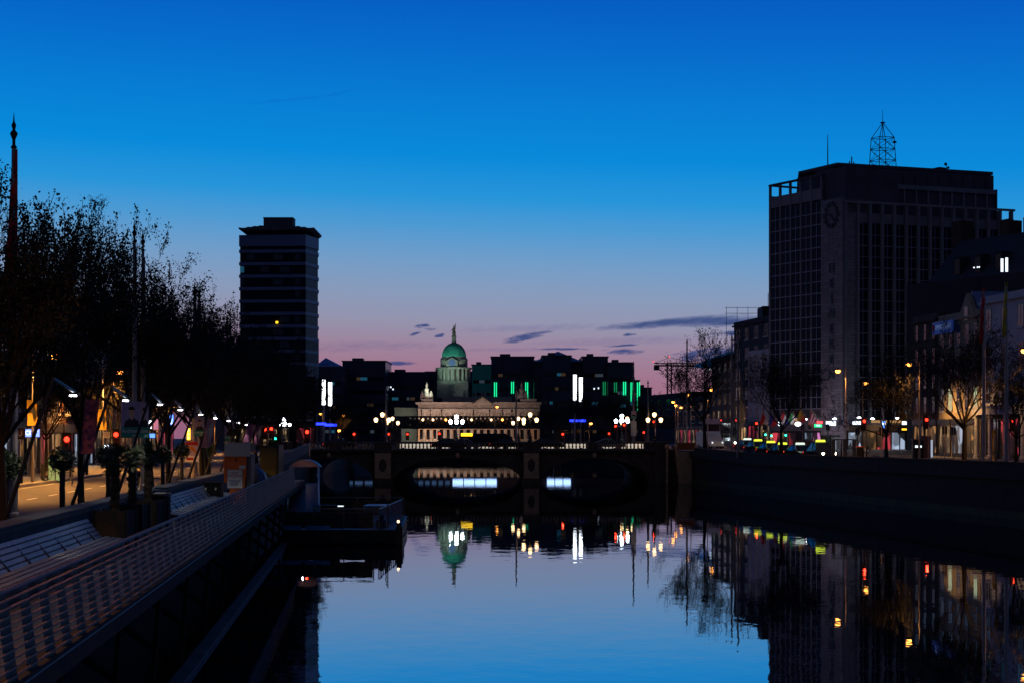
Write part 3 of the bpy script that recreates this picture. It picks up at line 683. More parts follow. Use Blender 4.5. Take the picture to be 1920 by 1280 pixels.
for i, (px, D, s_, lb) in enumerate([(640,300,.8,'dark tree beyond the bridge below the two white light columns'), (690,330,.8,'dark tree beyond the bridge left of the iron railway bridge'), (1095,330,.95,'dark tree beyond the bridge right of the blue neon sign'), (1150,345,1.0,'dark tree beyond the bridge behind the red signals'), (1205,380,1.0,'dark tree beyond the bridge near its right end'), (1030,400,.9,'dark tree beyond the bridge right of the domed building')]):
    tree('d', i % 3, X(px, D), D, 4, s_, i*1.1, lb, 'dark trees beyond the bridge')

# ------------------------------------------------------------------ generic quay buildings
def window_mesh(w, h, fm, gm, mull=1, trans=1, rec=.10):
    b = MB(); t = .07
    b.box(0,w,-.03,.02,0,t,fm); b.box(0,w,-.03,.02,h-t,h,fm); b.box(0,t,-.03,.02,t,h-t,fm); b.box(w-t,w,-.03,.02,t,h-t,fm)
    for k in range(mull): x = w*(k+1)/(mull+1); b.box(x-.03,x+.03,-.025,.02,t,h-t,fm)
    for k in range(trans): z = h*(k+1)/(trans+1); b.box(t,w-t,-.022,.018,z-.03,z+.03,fm)
    b.box(t,w-t,-.006,.012,t,h-t,gm); b.box(-.12,w+.12,-.16,-.03,-.14,-.0,fm)
    return b.mesh('window')
WM = {}
def wmesh(w, h, fm, gm):
    k = (round(w,2), round(h,2), fm.name, gm.name)
    if k not in WM: WM[k] = window_mesh(w, h, fm, gm)
    return WM[k]
def facade(name, label, cat, A, B, z0, floors, bays, wallm, depth=12, fh=3.3, gf=3.8, fm=frame_w, shop=None, lit=(), litm=None, roof='flat', sign=None, winw=.42, winh=.6, group=None, chim=0, every=1):
    ax, ay = A; bx, by = B; L = sqrt((bx-ax)**2+(by-ay)**2); rz = atan2(by-ay, bx-ax)
    t = thing(name, label, cat, (ax, ay, z0), rz, group); H = gf+fh*floors
    b = MB(); b.box(0.02,L-.02,0,depth,-.5,H,wallm); b.build('wall', t)
    b = MB(); b.box(-.02,L+.02,-.35,-.002,H-.05,H+.2,wallm); b.box(.03,L-.03,-.05,depth-.1,H+.2,H+.75,wallm); b.build('cornice', t)
    bw = L/bays; w = bw*winw; h = fh*winh
    for f in range(floors):
        for k in range(bays):
            g_ = litm if (f, k) in lit else glass
            link('window', wmesh(w, h, fm, g_), t, (bw*k+(bw-w)/2, -.035, gf+f*fh+fh*.22))
    if roof == 'pitch':
        b = MB(); b.prism_x([(.1,H+.75),(depth*.5,H+3.2),(depth-.2,H+.75)], .1, L-.1, slate); b.build('roof', t)
    for k in range(chim):
        b = MB(); x = L*(k+.5)/max(1,chim); b.box(x-.5,x+.5,depth*.45,depth*.55,H+.5,H+4,wallm)
        for j in range(3): b.lathe([(.12,H+4),(.10,H+4.5)], wallm, (x-.3+.3*j,depth*.5,0), 6)
        b.build('chimney', t)
    if shop:
        n = max(1, int(round(L/4.5))); sw = L/n
        for k in range(n):
            m = shop[k % len(shop)]
            b = MB(); b.box(k*sw+.2,k*sw+.35,-.12,-.003,0,gf-.75,metal_dk); b.box((k+1)*sw-.35,(k+1)*sw-.2,-.12,-.003,0,gf-.75,metal_dk); b.box(k*sw+.35,(k+1)*sw-.35,-.1,-.003,0,.5,metal_dk)
            b.box(k*sw+.35+sw*.3,k*sw+.43+sw*.3,-.1,-.003,.5,gf-.8,metal_dk)
            s_ = b.build('shopfront', t)
            b = MB(); b.box(k*sw+.36,k*sw+.34+sw*.3,-.06,-.004,.52,gf-.82,m); b.box(k*sw+.45+sw*.3,(k+1)*sw-.36,-.06,-.004,.52,gf-.82,m); b.build('pane', s_)
            b = MB(); b.box(k*sw+.15,(k+1)*sw-.15,-.22,-.13,gf-.72,gf-.1,(sign or [metal_dk])[k % len(sign or [1])]); b.build('fascia_sign', t)
    return t, L, H
# left quay, shop line
def LB(D): return LW(D)-15.2
Ds = [52, 66, 80, 93, 104, 117, 131, 146, 160, 175, 190, 206]
walls = [brick_br, cream, brick_red, stucco_or, brick_br, cream, brick_red, cream, brick_br, brick_red, brick_br]
lbs = ['yellow lit rendered house at the far left edge', 'brown house over the illuminated white shop sign on the left', 'tall brick house with green arched shop window', 'sand coloured house behind the yellow banners',
       'brick house behind the first election poster', 'pale house beside the white hanging sign', 'brick house near the blue vertical neon sign', 'pale house behind the trees by the yellow vertical sign',
       'dark brick house behind the orange kiosk', 'dark red house before the bridge corner', 'dark house nearest the bridge on the left street']
shops = [[E_shopor,E_shop],[E_shop,E_shopc],[E_wing,E_shop],[E_shop],[E_shopor,E_shopc],[E_shop,E_redw],[E_shopc],[E_shop],[E_shopor],[E_shop],[E_redw]]
for i in range(11):
    D0, D1 = Ds[i]+.1, Ds[i+1]-.1
    lit = [(0,0),(0,1),(1,2)] if i in (0,3,5) else ([(0,1)] if i % 2 else [])
    facade('quay_house', lbs[i], 'building', (LB(D0), D0), (LB(D1), D1), 3.0+(0 if i < 7 else .4), 3, 4 if i % 2 else 3, walls[i], shop=shops[i], lit=lit, litm=E_win, fh=2.7, gf=3.6,
           sign=[metal_dk, brick_red] if i != 2 else [poster_gr], roof='flat', chim=0, group='houses along the left quay')
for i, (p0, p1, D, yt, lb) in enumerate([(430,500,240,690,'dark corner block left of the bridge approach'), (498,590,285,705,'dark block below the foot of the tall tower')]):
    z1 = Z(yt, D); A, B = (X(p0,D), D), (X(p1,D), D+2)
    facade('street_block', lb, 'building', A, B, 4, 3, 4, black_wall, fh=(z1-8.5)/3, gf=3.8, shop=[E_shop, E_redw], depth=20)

# lit signs on the left street
def lit_sign(name, label, x, D, z, w, h, m, txt=None, tm=None, rz=0.0, rows=1):
    t = thing(name, label, 'sign', (x, D, z), rz)
    b = MB(); b.box(-w/2-.05,w/2+.05,-.05,.12,-h/2-.05,h/2+.05,metal_dk); b.build('housing', t)
    b = MB(); b.box(-w/2,w/2,-.09,-.053,-h/2,h/2,m); b.build('face', t)
    if txt:
        b = text('lettering', txt, h*.95/rows if rows > 1 else h*.8, tm, t, (0,-.10,0), FRONT, .004)
    return t
lit_sign('shop_sign', 'bright blue and white illuminated shop sign over the far left pub', X(60,100), 100, Z(811,100), .85, .42, E_sgnb, 'CITY', E_sgn)
lit_sign('shop_sign', 'dim square red sign left of the blue illuminated shop sign', X(38,98), 98, Z(812,98), .4, .5, mat('dim_red_sign',(.15,.05,.04),.6), 'U', plas_w)
lit_sign('shop_sign', 'small white glowing sign beside the left red signal pole', X(200,122), 122, Z(838,122), .3, .34, E_sgn)
lit_sign('hanging_sign', 'white glowing upright sign below the round clock sign', X(282,140), 140, Z(795,140), .22, .62, E_sgn)
lit_sign('neon_sign', 'blue vertical neon sign with three letters', X(322,150), 150, Z(786,150), .30, .85, E_sgnb, 'P\nU\nB', E_sgn, rows=3)
lit_sign('neon_sign', 'yellow white vertical neon figure sign right of the blue one', X(354,165), 165, Z(813,165), .32, 1.05, E_yell, 'B\nA\nR', glow('neon_yellow', (1,.8,.3), 3), rows=3)
lit_sign('shop_sign', 'purple upright banner sign near the white hanging sign', X(293,135), 135, Z(793,135), .35, .95, mat('purple_sign',(.10,.07,.3),.5,emit=(.2,.1,.5),es=.25,var=0))
lit_sign('shop_sign', 'small round blue bus sign below the purple banner', X(286,132), 132, Z(816,132), .38, .3, E_sgnb)
# green arched window (lit alcove)
aw = thing('arched_shop_window', 'tall green lit arched window on the left street', 'shop window', (X(104,103), 103, 3.1))
P_ = [(-.38,0),(.38,0),(.38,1.25)]+[(.38*cos(t), 1.25+.45*sin(t)) for t in [pi*i/10 for i in range(1,10)]]+[(-.38,1.25)]
b = MB(); b.prism_y(P_, -.02, .02, E_wing); b.build('pane', aw)
b = MB(); b.box(-.38,.38,-.05,-.021,1.2,1.26,metal_dk); b.box(-.03,.03,-.05,-.021,0,1.2,metal_dk); b.box(-.46,-.38,-.06,.03,0,1.3,metal_dk); b.box(.38,.46,-.06,.03,0,1.3,metal_dk); b.build('frame', aw)

# traffic lights
def traffic(px, py, D, label, col='r', z0=None, r=.13, double=False):
    z = Z(py, D); z0 = (3.05 if px < 1250 and D < 160 else (3.4 if px > 1250 and D < 200 else 4.0)) if z0 is None else z0
    t = thing('traffic_light', label, 'traffic light', (X(px, D), D, z0), 0, 'traffic lights')
    h = z-z0
    b = MB(); b.tube([(.22,.1,0),(.22,.1,h+.35)], .05, pole_pt, 6); b.build('pole', t)
    b = MB(); b.box(-.16,.16,-.06,.14,h-.78,h+.24,metal_dk); b.box(-.27,.27,.15,.17,h-.9,h+.36,metal_dk); b.build('housing', t)
    b = MB(); zz = h if col == 'r' else h-.0
    b.ball((0,-.09,zz), r, E_red if col == 'r' else E_grn, 10, 8); b.build('lamp', t)
    for q in (1, 2):
        b = MB(); b.ball((0,-.05,h-.26*q), .085, glass, 8, 6); b.build('unlit_lens', t)
    light('POINT', (0,-.35,h), 10, (1,.05,.02) if col == 'r' else (.05,1,.5), .1, t, 'signal_glow')
for a in [(126,823,95,'red traffic light left of the thick tree trunk on the left street'), (218,814,110,'red traffic light left of the nearest election poster'),
          (497,804,165,'left one of two close red traffic lights beyond the orange kiosk'), (509,803,168,'right one of two close red traffic lights beyond the orange kiosk'),
          (576,809,150,'large red traffic light left of the bridge above the ramp canopy'), (664,813,230,'red traffic light above the left bridge arch'),
          (729,813,275,'tiny red traffic light between the left pier lanterns'), (764,813,280,'tiny red traffic light left of the lit facade'), (824,812,262,'red traffic light in front of the lit columned facade'),
          (1055,813,240,'red traffic light on the bridge right of the blue neon'), (1142,812,290,'tiny red traffic light left of the white election sign'), (1154,798,232,'left one of two red traffic lights under the white five headed lantern'),
          (1170,796,236,'right one of two red traffic lights under the white five headed lantern'), (1207,810,275,'small red traffic light right of the white election sign'), (1226,790,245,'red traffic light directly below the right end lantern'),
          (1418,793,240,'red traffic light over the taxis with the red tail light roof'), (1620,789,170,'large red traffic light before the office block shops'), (1900,788,160,'red traffic light in front of the white house columns'), (1519,791,246,'red traffic light left of the white pub sign'), (1737,786,178,'small red traffic light at the foot of the street lamp by the corner house')]:
    px, py, D, lb = a; traffic(px, py, D, lb, r=.14)
traffic(516,822,172,'turquoise green traffic light right of the two close red ones', 'g')
for px, py in ((1435,814),(1446,816),(1473,815)): traffic(px, py, 244, 'small green pedestrian light behind the taxis, %s' % {1435:'left of the forked tree', 1446:'nearest left of the tree trunk', 1473:'right of the tree trunk'}[px], 'g', r=.12)

# street lamps with sodium heads
def streetlamp(px, py, D, label, arm=.9, side=1, power=1500, z0=None, on=True):
    x = X(px, D); z = Z(py, D); z0 = 3.2 if z0 is None else z0; h = z-z0
    t = thing('street_lamp', label, 'street lamp', (x, D, z0), 0, 'orange sodium street lamps')
    b = MB(); b.tube([(side*arm,0,0),(side*arm,0,1.2)], .1, pole_pt, 8); b.tube([(side*arm,0,1.2),(side*arm,0,h+.3)], [.07,.05], pole_pt, 8); b.build('pole', t)
    b = MB(); b.tube([(side*arm,0,h+.2),(side*arm*.6,0,h+.42),(side*.15,0,h+.26)], .03, pole_pt, 6); b.build('arm', t)
    b = MB(); b.lathe([(.06,.28),(.2,.2),(.24,.1),(.2,.08)], metal_dk, (0,0,h), 10); b.build('hood', t)
    b = MB(); b.lathe([(.04,-.2),(.18,-.15),(.25,0),(.2,.08)], E_sod, (0,0,h), 10); b.build('bulb', t)
    light('SPOT', (0,0,h-.2), power*2.6, (1,.42,.09), .1, t, spot_size=radians(150), spot_blend=.5)
streetlamp(1571,695,170,'lit orange street lamp in front of the pylon with the clock', .75, 1, 1200)
streetlamp(1704,682,154,'lit orange street lamp between the office block and the gabled house', .9, 1, 1000)
streetlamp(1624,718,205,'lit orange street lamp left of the office entrance canopy', .4, -1, 450)
streetlamp(1921,657,131,'lit orange street lamp at the right edge before the white house', .9, 1, 1800)
streetlamp(1289,740,262,'lit orange street lamp below the airy tree', .5, 1, 500, 4)
streetlamp(1334,730,238,'lit orange street lamp left of the orange lit facades', .5, -1, 1300, 4)
streetlamp(1262,753,300,'lit orange street lamp, leftmost of the three close ones beyond the bridge', .4, 1, 500, 4)
streetlamp(1267,759,312,'lit orange street lamp, middle of the three close ones beyond the bridge', .4, 1, 500, 4)
streetlamp(1277,763,325,'lit orange street lamp, rightmost of the three close ones beyond the bridge', .4, 1, 500, 4)
streetlamp(932,762,330,'single orange street lamp before the right wing of the domed building', .4, -1, 500, 4)
streetlamp(1108,793,290,'low orange street lamp on the far side of the bridge', .3, -1, 300, 4)
streetlamp(103,667,98,'orange street lamp high among the leaves at far left', 1.2, -1, 5200, 3.1)
streetlamp(224,697,132,'orange street lamp shining through the trees left of the paired flagpoles', 1.2, -1, 5200, 3.1)
streetlamp(315,738,166,'orange street lamp right of the paired flagpoles', 1.0, -1, 4200, 3.1)
streetlamp(416,762,196,'small orange street lamp above the orange kiosk', .8, -1, 2500, 3.4)
streetlamp(-340,-380,25,'added orange street lamp out of view at left, warming the boardwalk railing', .8, -1, 1900, 3.1)  # lamp added out of view to warm the railing
streetlamp(-60,640,80,'orange street lamp just beyond the left edge', 1.2, -1, 6500, 3.1)
streetlamp(547,770,290,'small yellow street lamp above the left corner lantern', .4, 1, 300, 4)
streetlamp(601,775,330,'small orange street lamp left of the white light columns', .4, 1, 300, 4)
streetlamp(644,778,300,'small yellow street lamp over the leafy tree beyond the bridge', .4, -1, 500, 4)
streetlamp(636,806,290,'low orange street lamp left of the red bridge signal', .2, -1, 200, 4)

# leaning boardwalk lamp masts with white heads
hd = [(140,738,41),(238,748,49.6),(302,756,58),(340,766,64.5),(378,775,72),(405,782,79.5),(430,787,87.5),(448,791,96),(463,795,104)]
ordn = ['nearest','second','third','fourth','fifth','sixth','seventh','eighth','farthest']
for i, (px, py, D) in enumerate(hd):
    x = X(px, D); z = Z(py, D); xb = LW(D)-.25
    t = thing('leaning_lamp_mast', 'slanted lamp mast with a small white head over the boardwalk, %s from the camera' % ordn[i], 'street lamp', (xb, D-3, 3.8), 0, 'leaning lamp masts along the parapet')
    b = MB(); top = (.75, 0, z-3.8+.25); b.tube([(-.25,0,0),top], [.05,.035], metal_dk, 8); b.build('mast', t)
    b = MB(); b.tube([top, (x-xb, 3, z-3.8+.05)], .035, metal_dk, 6); b.build('arm', t)
    b = MB(); b.box(x-xb-.2, x-xb+.1, 2.85, 3.1, z-3.8-.02, z-3.8+.03, metal_dk); b.build('head', t)
    b = MB(); b.box(x-xb-.08, x-xb+.04, 2.84, 3.02, z-3.8-.05, z-3.8-.021, E_led); b.build('lens', t)
    light('SPOT', (x-xb-.02, 2.93, z-3.8-.06), 80, (1,.9,.75), .03, t, spot_size=radians(120))
# banners on the masts
def banner(px0, px1, py0, py1, D, skew, m, label, stripe=None):
    x0, x1 = X(px0, D), X(px1, D); z0, z1 = Z(py1, D), Z(py0, D); sk = skew*D/FPX
    t = thing('cloth_banner', label, 'banner', (x0, D, z0), 0, 'cloth banners on the quay masts')
    N = 8; vs = []; fs = []; h = z1-z0; w = x1-x0
    for i in range(N+1):
        for j in range(5):
            t_ = i/N; vs.append((sk*t_+w*j/4, .06*sin(j*1.6+i*.7), h*t_))
    for i in range(N):
        for j in range(4): fs.append((i*5+j, i*5+j+1, (i+1)*5+j+1, (i+1)*5+j))
    b = MB(); b.add(vs, fs, m); b.build('cloth', t, smooth=True)
    if stripe:
        b = MB(); b.add([(sk*.5+w*.2,-.09,h*.5),(sk*.85+w*.7,-.09,h*.9),(sk*.6+w*.95,-.09,h*.55),(sk*.2+w*.75,-.09,h*.15),(sk*.45+w*.55,-.09,h*.5)], [(0,4,1),(4,3,2),(4,2,1)], stripe); b.build('white_stripe', t)
banner(148,174,748,850,40.5,14,pur_cl,'dark purple hanging banner left of the second red signal')
banner(377,394,784,838,68,12,pink_cl,'pink hanging banner with a white arrow shape', white_cl)
banner(455,470,795,828,88,10,pur_cl,'purple hanging banner directly above the orange kiosk roof')
banner(474,486,797,832,96,8,pur_cl,'purple hanging banner with a pale stripe right of the orange kiosk', white_cl)
banner(51,69,749,797,86,0,ban_yel,'yellow hanging banner with a dark figure at far left', metal_dk)
banner(182,199,766,805,104,0,ban_yel,'yellow hanging banner beside the white street name plate', metal_dk)

# election posters
def poster(px0, px1, py0, py1, D, label, fruit=False):
    x0, x1 = X(px0, D), X(px1, D); z0, z1 = Z(py1, D), Z(py0, D); w, h = x1-x0, z1-z0
    t = thing('election_poster', label, 'poster', (x0, D-.16, z0), 0, 'election posters on poles')
    b = MB(); b.box(0,w,0,.02,h*.30,h,poster_bg); b.build('upper_panel', t)
    b = MB(); b.box(0,w,0,.02,0,h*.297,poster_gr if not fruit else plas_w); b.build('lower_panel', t)
    if not fruit:
        b = MB(); c = w*.55
        b.add([(c-w*.42,-.004,h*.30),(c+w*.42,-.004,h*.30),(c+w*.34,-.004,h*.47),(c+w*.12,-.004,h*.54),(c-w*.12,-.004,h*.54),(c-w*.32,-.004,h*.46)], [tuple(range(6))], suitp); b.build('suit', t)
        f = MB(); f.add([(c+w*.16*cos(2*pi*i/14),-.007,h*.71+h*.135*sin(2*pi*i/14)) for i in range(14)], [tuple(range(14))], skinp)
        f.add([(c-w*.07,-.0065,h*.5),(c+w*.07,-.0065,h*.5),(c+w*.08,-.0065,h*.62),(c-w*.08,-.0065,h*.62)], [(0,1,2,3)], skinp)
        for s_ in (-1,1): f.box(c+s_*w*.065-w*.025, c+s_*w*.065+w*.025, -.011,-.008, h*.72, h*.735, hairp)
        f.box(c-w*.05,c+w*.05,-.011,-.008,h*.635,h*.645,hairp); f.box(c-w*.012,c+w*.012,-.011,-.008,h*.67,h*.71,mat('poster_shadow',(.25,.13,.09),.7)); f.build('face', t)
        f = MB(); f.add([(c+w*.18*cos(pi*i/10),-.009,h*.77+h*.09*sin(pi*i/10)) for i in range(11)], [tuple(range(11))], hairp); f.build('hair', t)
        text('lettering', 'Andrews', h*.17, plas_w, t, (w*.5,-.006,h*.19), FRONT, .002, sx=.82*(w/h)/.55)
        for q in range(2):
            b = MB(); b.box(w*.55,w*.92,-.004,-.001,h*(.07-.03*q),h*(.082-.03*q),plas_w); b.build('text_line', t)
    else:
        b = MB(); b.add([(w*.1,-.004,h*.75),(w*.5,-.004,h*.55),(w*.9,-.004,h*.35),(w*.6,-.004,h*.75)], [(0,1,2,3)], org_cl); b.add([(w*.05,-.005,h*.8),(w*.95,-.005,h*.8),(w*.95,-.005,h*.97),(w*.05,-.005,h*.97)], [(0,1,2,3)], red_cl); b.build('picture', t)
        b = MB(); b.box(w*.1,w*.6,-.006,-.001,h*.1,h*.2,red_cl); b.build('text_line', t)
poster(229,265,752,820,62,'nearest election poster with a portrait above green lettering on the left flagpole')
poster(262,280,754,820,65,'election poster half hidden behind the nearest one')
poster(365,384,781,817,84.5,'smaller election poster with a portrait left of the pink banner')
poster(422,440,790,826,110,'distant election poster above the left shoulder of the orange kiosk')
poster(348,374,826,865,84,'colourful picture poster low on the double pole', True)
poster(1183,1193,769,784,224,'tiny election poster on the white signboard post on the bridge')
sb = thing('white_signboard', 'white upright signboard on the bridge near its right end', 'sign', (X(1188,223.6), 223.5, ZT+.1))
b = MB(); b.box(-.33,.33,-.03,.03,1.7,3.5,plas_w); b.build('board', sb); b = MB(); b.tube([(0,.05,0),(0,.05,3.6)], .05, pole_pt); b.build('post', sb)

# planter posts with flower balls
def ball_bush(n, r, seed):
    q = random.Random(seed); b = MB()
    for i in range(n):
        d = Vector((q.gauss(0,1), q.gauss(0,1), q.gauss(0,.75))).normalized()*r*q.uniform(.55,1.08); a = Vector((q.gauss(0,1),q.gauss(0,1),q.gauss(0,1))).normalized(); c = a.orthogonal().normalized(); s_ = q.uniform(.03,.07)
        b.add([d, d+a*s_+c*s_*.5, d+a*s_*2, d+a*s_-c*s_*.5], [(0,1,2,3)], leaf_palm)
    return b.mesh('foliage')
bush = ball_bush(900, .34, 4)
for i, (px, py, D, lb) in enumerate([(12,872,40.5,'leftmost, cut by the left edge'),(117,862,47.5,'before the thick tree trunk'),(203,855,56,'above the palm planters on the left'),(305,852,71,'beyond the palms beside a tree trunk'),(341,845,82,'left of the colourful picture poster'),(393,843,97,'right of the colourful picture poster'),(512,832,118,'near the far end of the boardwalk')]):
    z = Z(py, D); x = X(px, D); t = thing('flower_post', 'post carrying a round ball of foliage, %s' % lb, 'planter', (x, D, 3.05), 0, 'posts with foliage balls')
    b = MB(); b.tube([(0,0,0),(0,0,z-3.05)], .075, metal_dk, 8); b.build('post', t)
    b = MB(); b.lathe([(.05,-.28),(.2,-.2),(.27,-.02),(.25,0)], metal_dk, (0,0,z-3.05), 10); b.build('basket', t)
    o = link('foliage', bush, t, (0,0,z-3.05), i)
# street name plate, warning signs, cabinets, bollards
t = thing('street_sign', 'small white street plate over an orange diamond warning sign on a pole', 'sign', (X(200,108), 108, 3.1))
b = MB(); b.tube([(0,.06,0),(0,.06,2.9)], .04, pole_pt); b.build('pole', t); b = MB(); b.box(-.19,.19,-.02,.02,2.4,2.75,plas_w); b.build('plate', t)
text('lettering', 'STOP\nLINE', .13, red_cl, t, (0,-.03,2.58), FRONT, .003)
b = MB(); b.prism_y([(0,1.3),(.24,1.62),(0,1.95),(-.24,1.62)], -.02, .02, org_cl); b.build('diamond', t)
t = thing('advert_totem', 'small street advert cabinet with a bright picture behind the palms', 'advert', (X(256,72), 72, 3.12))
b = MB(); b.box(-.32,.32,0,.2,0,1.0,metal_dk); b.build('cabinet', t); b = MB(); b.box(-.05,.24,-.02,-.002,.1,.85,glow_var('advert_face',(1,.55,.3),.5,3)); b.build('picture', t); b = MB(); b.box(-.34,.34,-.01,.22,1.0,1.08,blu_cl); b.build('cap', t)
bb = MB(); bb.lathe([(.09,0),(.08,.8),(.10,.84),(.06,.95)], metal_dk, n=8); bm = bb.mesh('street_bollard')
bl_l = ['first','second','third','fourth','fifth','sixth','seventh','eighth']
for i in range(8):
    D = 96+i*3.2; tag(link('street_bollard', bm, None, (LW(D)-11.4, D, 3.13)), 'dark bollard on the left shop kerb, %s counting away from the camera' % bl_l[i], 'bollard', 'bollards on the left kerb')
# parked scooter-like shape is left as a bicycle
def bicycle(x, D, z, rz, label):
    t = thing('bicycle', label, 'bicycle', (x, D, z), rz)
    for xx in (-.52, .52):
        b = MB(); b.tube([(xx+.33*cos(2*pi*i/18),0,.34+.33*sin(2*pi*i/18)) for i in range(19)], .02, tire, 5, False)
        for i in range(8): b.tube([(xx,0,.34),(xx+.32*cos(2*pi*i/8),0,.34+.32*sin(2*pi*i/8))], .004, metal_gr, 3)
        b.build('wheel', t)
    b = MB(); b.tube([(-.52,0,.34),(-.1,0,.32),(.38,0,.78),(-.22,0,.8),(-.1,0,.32)], .018, metal_gr, 5); b.tube([(-.52,0,.34),(-.22,0,.8)], .015, metal_gr, 5); b.tube([(.52,0,.34),(.36,0,.92)], .018, metal_gr, 5); b.build('frame', t)
    b = MB(); b.tube([(.36,-.25,.98),(.36,0,.94),(.36,.25,.98)], .015, metal_dk, 5); b.build('handlebar', t)
    b = MB(); b.box(-.34,-.1,-.07,.07,.88,.93,metal_dk); b.tube([(-.22,0,.8),(-.22,0,.9)], .015, metal_gr); b.build('saddle', t)
bicycle(X(104,102), 102, 3.13, .3, 'bicycle leaning before the green lit arched window')
bicycle(X(318,78), 78, 3.12, .2, 'bicycle standing by the tree left of the double pole')

# ------------------------------------------------------------------ office tower with the clock (right)
T0 = (X(1442,254.6), 254.6); TC = (X(1582,240), 240.0); T2 = (X(1900,249.8), 249.8)
ob = thing('office_block', 'tall slab office block with a clock pylon and lattice aerial on the right', 'building', (TC[0], TC[1], 3.6))
def frame2(A, B):
    L = sqrt((B[0]-A[0])**2+(B[1]-A[1])**2); rz = atan2(B[1]-A[1], B[0]-A[0])
    return L, rz, Matrix.Translation((A[0], A[1], 0)) @ Matrix.Rotation(rz, 4, 'Z')
Ll, rl_, ML = frame2(T0, TC); Lr, rr_, MR = frame2(TC, T2)
def bx(mb, M, x0,x1,y0,y1,z0,z1,m): mb.box(x0,x1,y0,y1,z0,z1,m,M)
inr = lambda M, x, y: tuple((M @ Vector((x,y,0)))[:2])
ztop_l, ztop_r = 38.9, 35.3
core = MB()
P4 = [T0, TC, T2, (T2[0]-6, T2[1]+26), (T0[0]+6, T0[1]+26)]
core.prism([inr(ML,.3,.4), (TC[0]+.15,TC[1]+.5), inr(MR,Lr-.3,.4), P4[3], P4[4]], 3.0, 35.0, conc_dk); core.build('core', ob, True)
# left face: slab edges, five bays + pylon
pyl0 = Ll*(1540-1442)/(1582-1442)*1.03
w = MB(); bx(w, ML, 0,.35,-.05,12,3.6,ztop_l,conc); bx(w, ML, 0,pyl0,0,12,37.2,ztop_l-.2,conc); bx(w, ML, .35,pyl0,.05,12,3.6,8.2,conc); bx(w, ML, .35,pyl0,.25,12,35,37.2,conc_dk); w.build('north_wall', ob, True)
bays_l = 5; bwl = (pyl0-.35)/bays_l; rowh = 1.53; z_lo = 8.2; nrow = 19
w = MB()
for k in range(1, bays_l+1): bx(w, ML, .35+bwl*k-.14, .35+bwl*k+.14, -.08,.04, 8.2, ztop_l, conc)
w.build('north_piers', ob, True)
wl = MB(); wl.box(0,bwl-.3,.0,.04,0,rowh*2-.06,tower_glass)
wl.box(0,bwl-.3,-.05,-.002,-.06,.05,frame_s); wl.box(0,bwl-.3,-.05,-.002,rowh-.05,rowh+.04,frame_s); wl.box((bwl-.3)/2-.035,(bwl-.3)/2+.035,-.05,-.002,.05,rowh-.05,frame_s); wl.box((bwl-.3)/2-.035,(bwl-.3)/2+.035,-.05,-.002,rowh+.04,2*rowh-.07,frame_s)
wlm = wl.mesh('window'); nwin = 0
for r_ in range(9):
    for k in range(bays_l):
        P = ML @ Vector((.35+bwl*k+.16, .0, z_lo+r_*rowh*2+1.2)); link('window', wlm, ob, P-ob.location, rl_); nwin += 1
w = MB()   # pylon
bx(w, ML, pyl0+.1, Ll, -.25, 4.5, 3.6, 36.9, mat('pylon_stone',(.30,.27,.32),.8,var=.18,scale=.7,kind='brick')); w.build('clock_pylon', ob, True)
w = MB(); bx(w, ML, pyl0+.02, pyl0+.1,-.12,.2,3.6,38.6,conc_dk); bx(w, ML, pyl0-.1, Ll,.3,9,35,41,conc_dk); w.build('stair_core', ob, True)
# pergola on the left roof
pg = MB()
for k in range(6): bx(pg, ML, .0+bwl*k,.3+bwl*k,-.05,.25,ztop_l-.3,40.3,conc)
bx(pg, ML, 0, pyl0+.2, -.1,.35,40.25,40.5,conc_dk); bx(pg, ML, 0,.3,.3,10,40.25,40.5,conc_dk); pg.build('roof_pergola', ob, True)
# clock
cxl = (pyl0+.1+Ll)/2; cz = Z(402, 241); ck = MB()
for i in range(12):
    a = 2*pi*i/12; M2 = ML @ Matrix.Translation((cxl+1.32*sin(a), -.33, cz+1.45*cos(a))) @ Matrix.Rotation(a, 4, 'Y'); wdt = .3 if i % 3 == 0 else .22
    ck.box(-wdt,wdt,-.06,.06,-.26,.26,metal_dk,M2)
clk = ck.build('clock_marks', ob, True)
ck = MB(); ck.box(-.09,.09,-.05,.05,-.2,1.15,metal_dk,ML @ Matrix.Translation((cxl,-.42,cz)) @ Matrix.Rotation(radians(135),4,'Y')); ck.box(-.11,.11,-.05,.05,-.2,.8,metal_dk,ML @ Matrix.Translation((cxl,-.45,cz)) @ Matrix.Rotation(radians(-75),4,'Y'))
ck.build('clock_hands', ob, True)
for i, ch in enumerate('HEINEKEN'):
    P = ML @ Vector((cxl+.15, -.36, Z(503+28.4*i, 241))); o = text('letter', ch, 1.75, mat('tarnished_letter',(.06,.09,.12),.5), ob, P-ob.location, (pi/2,0,rl_), .08)
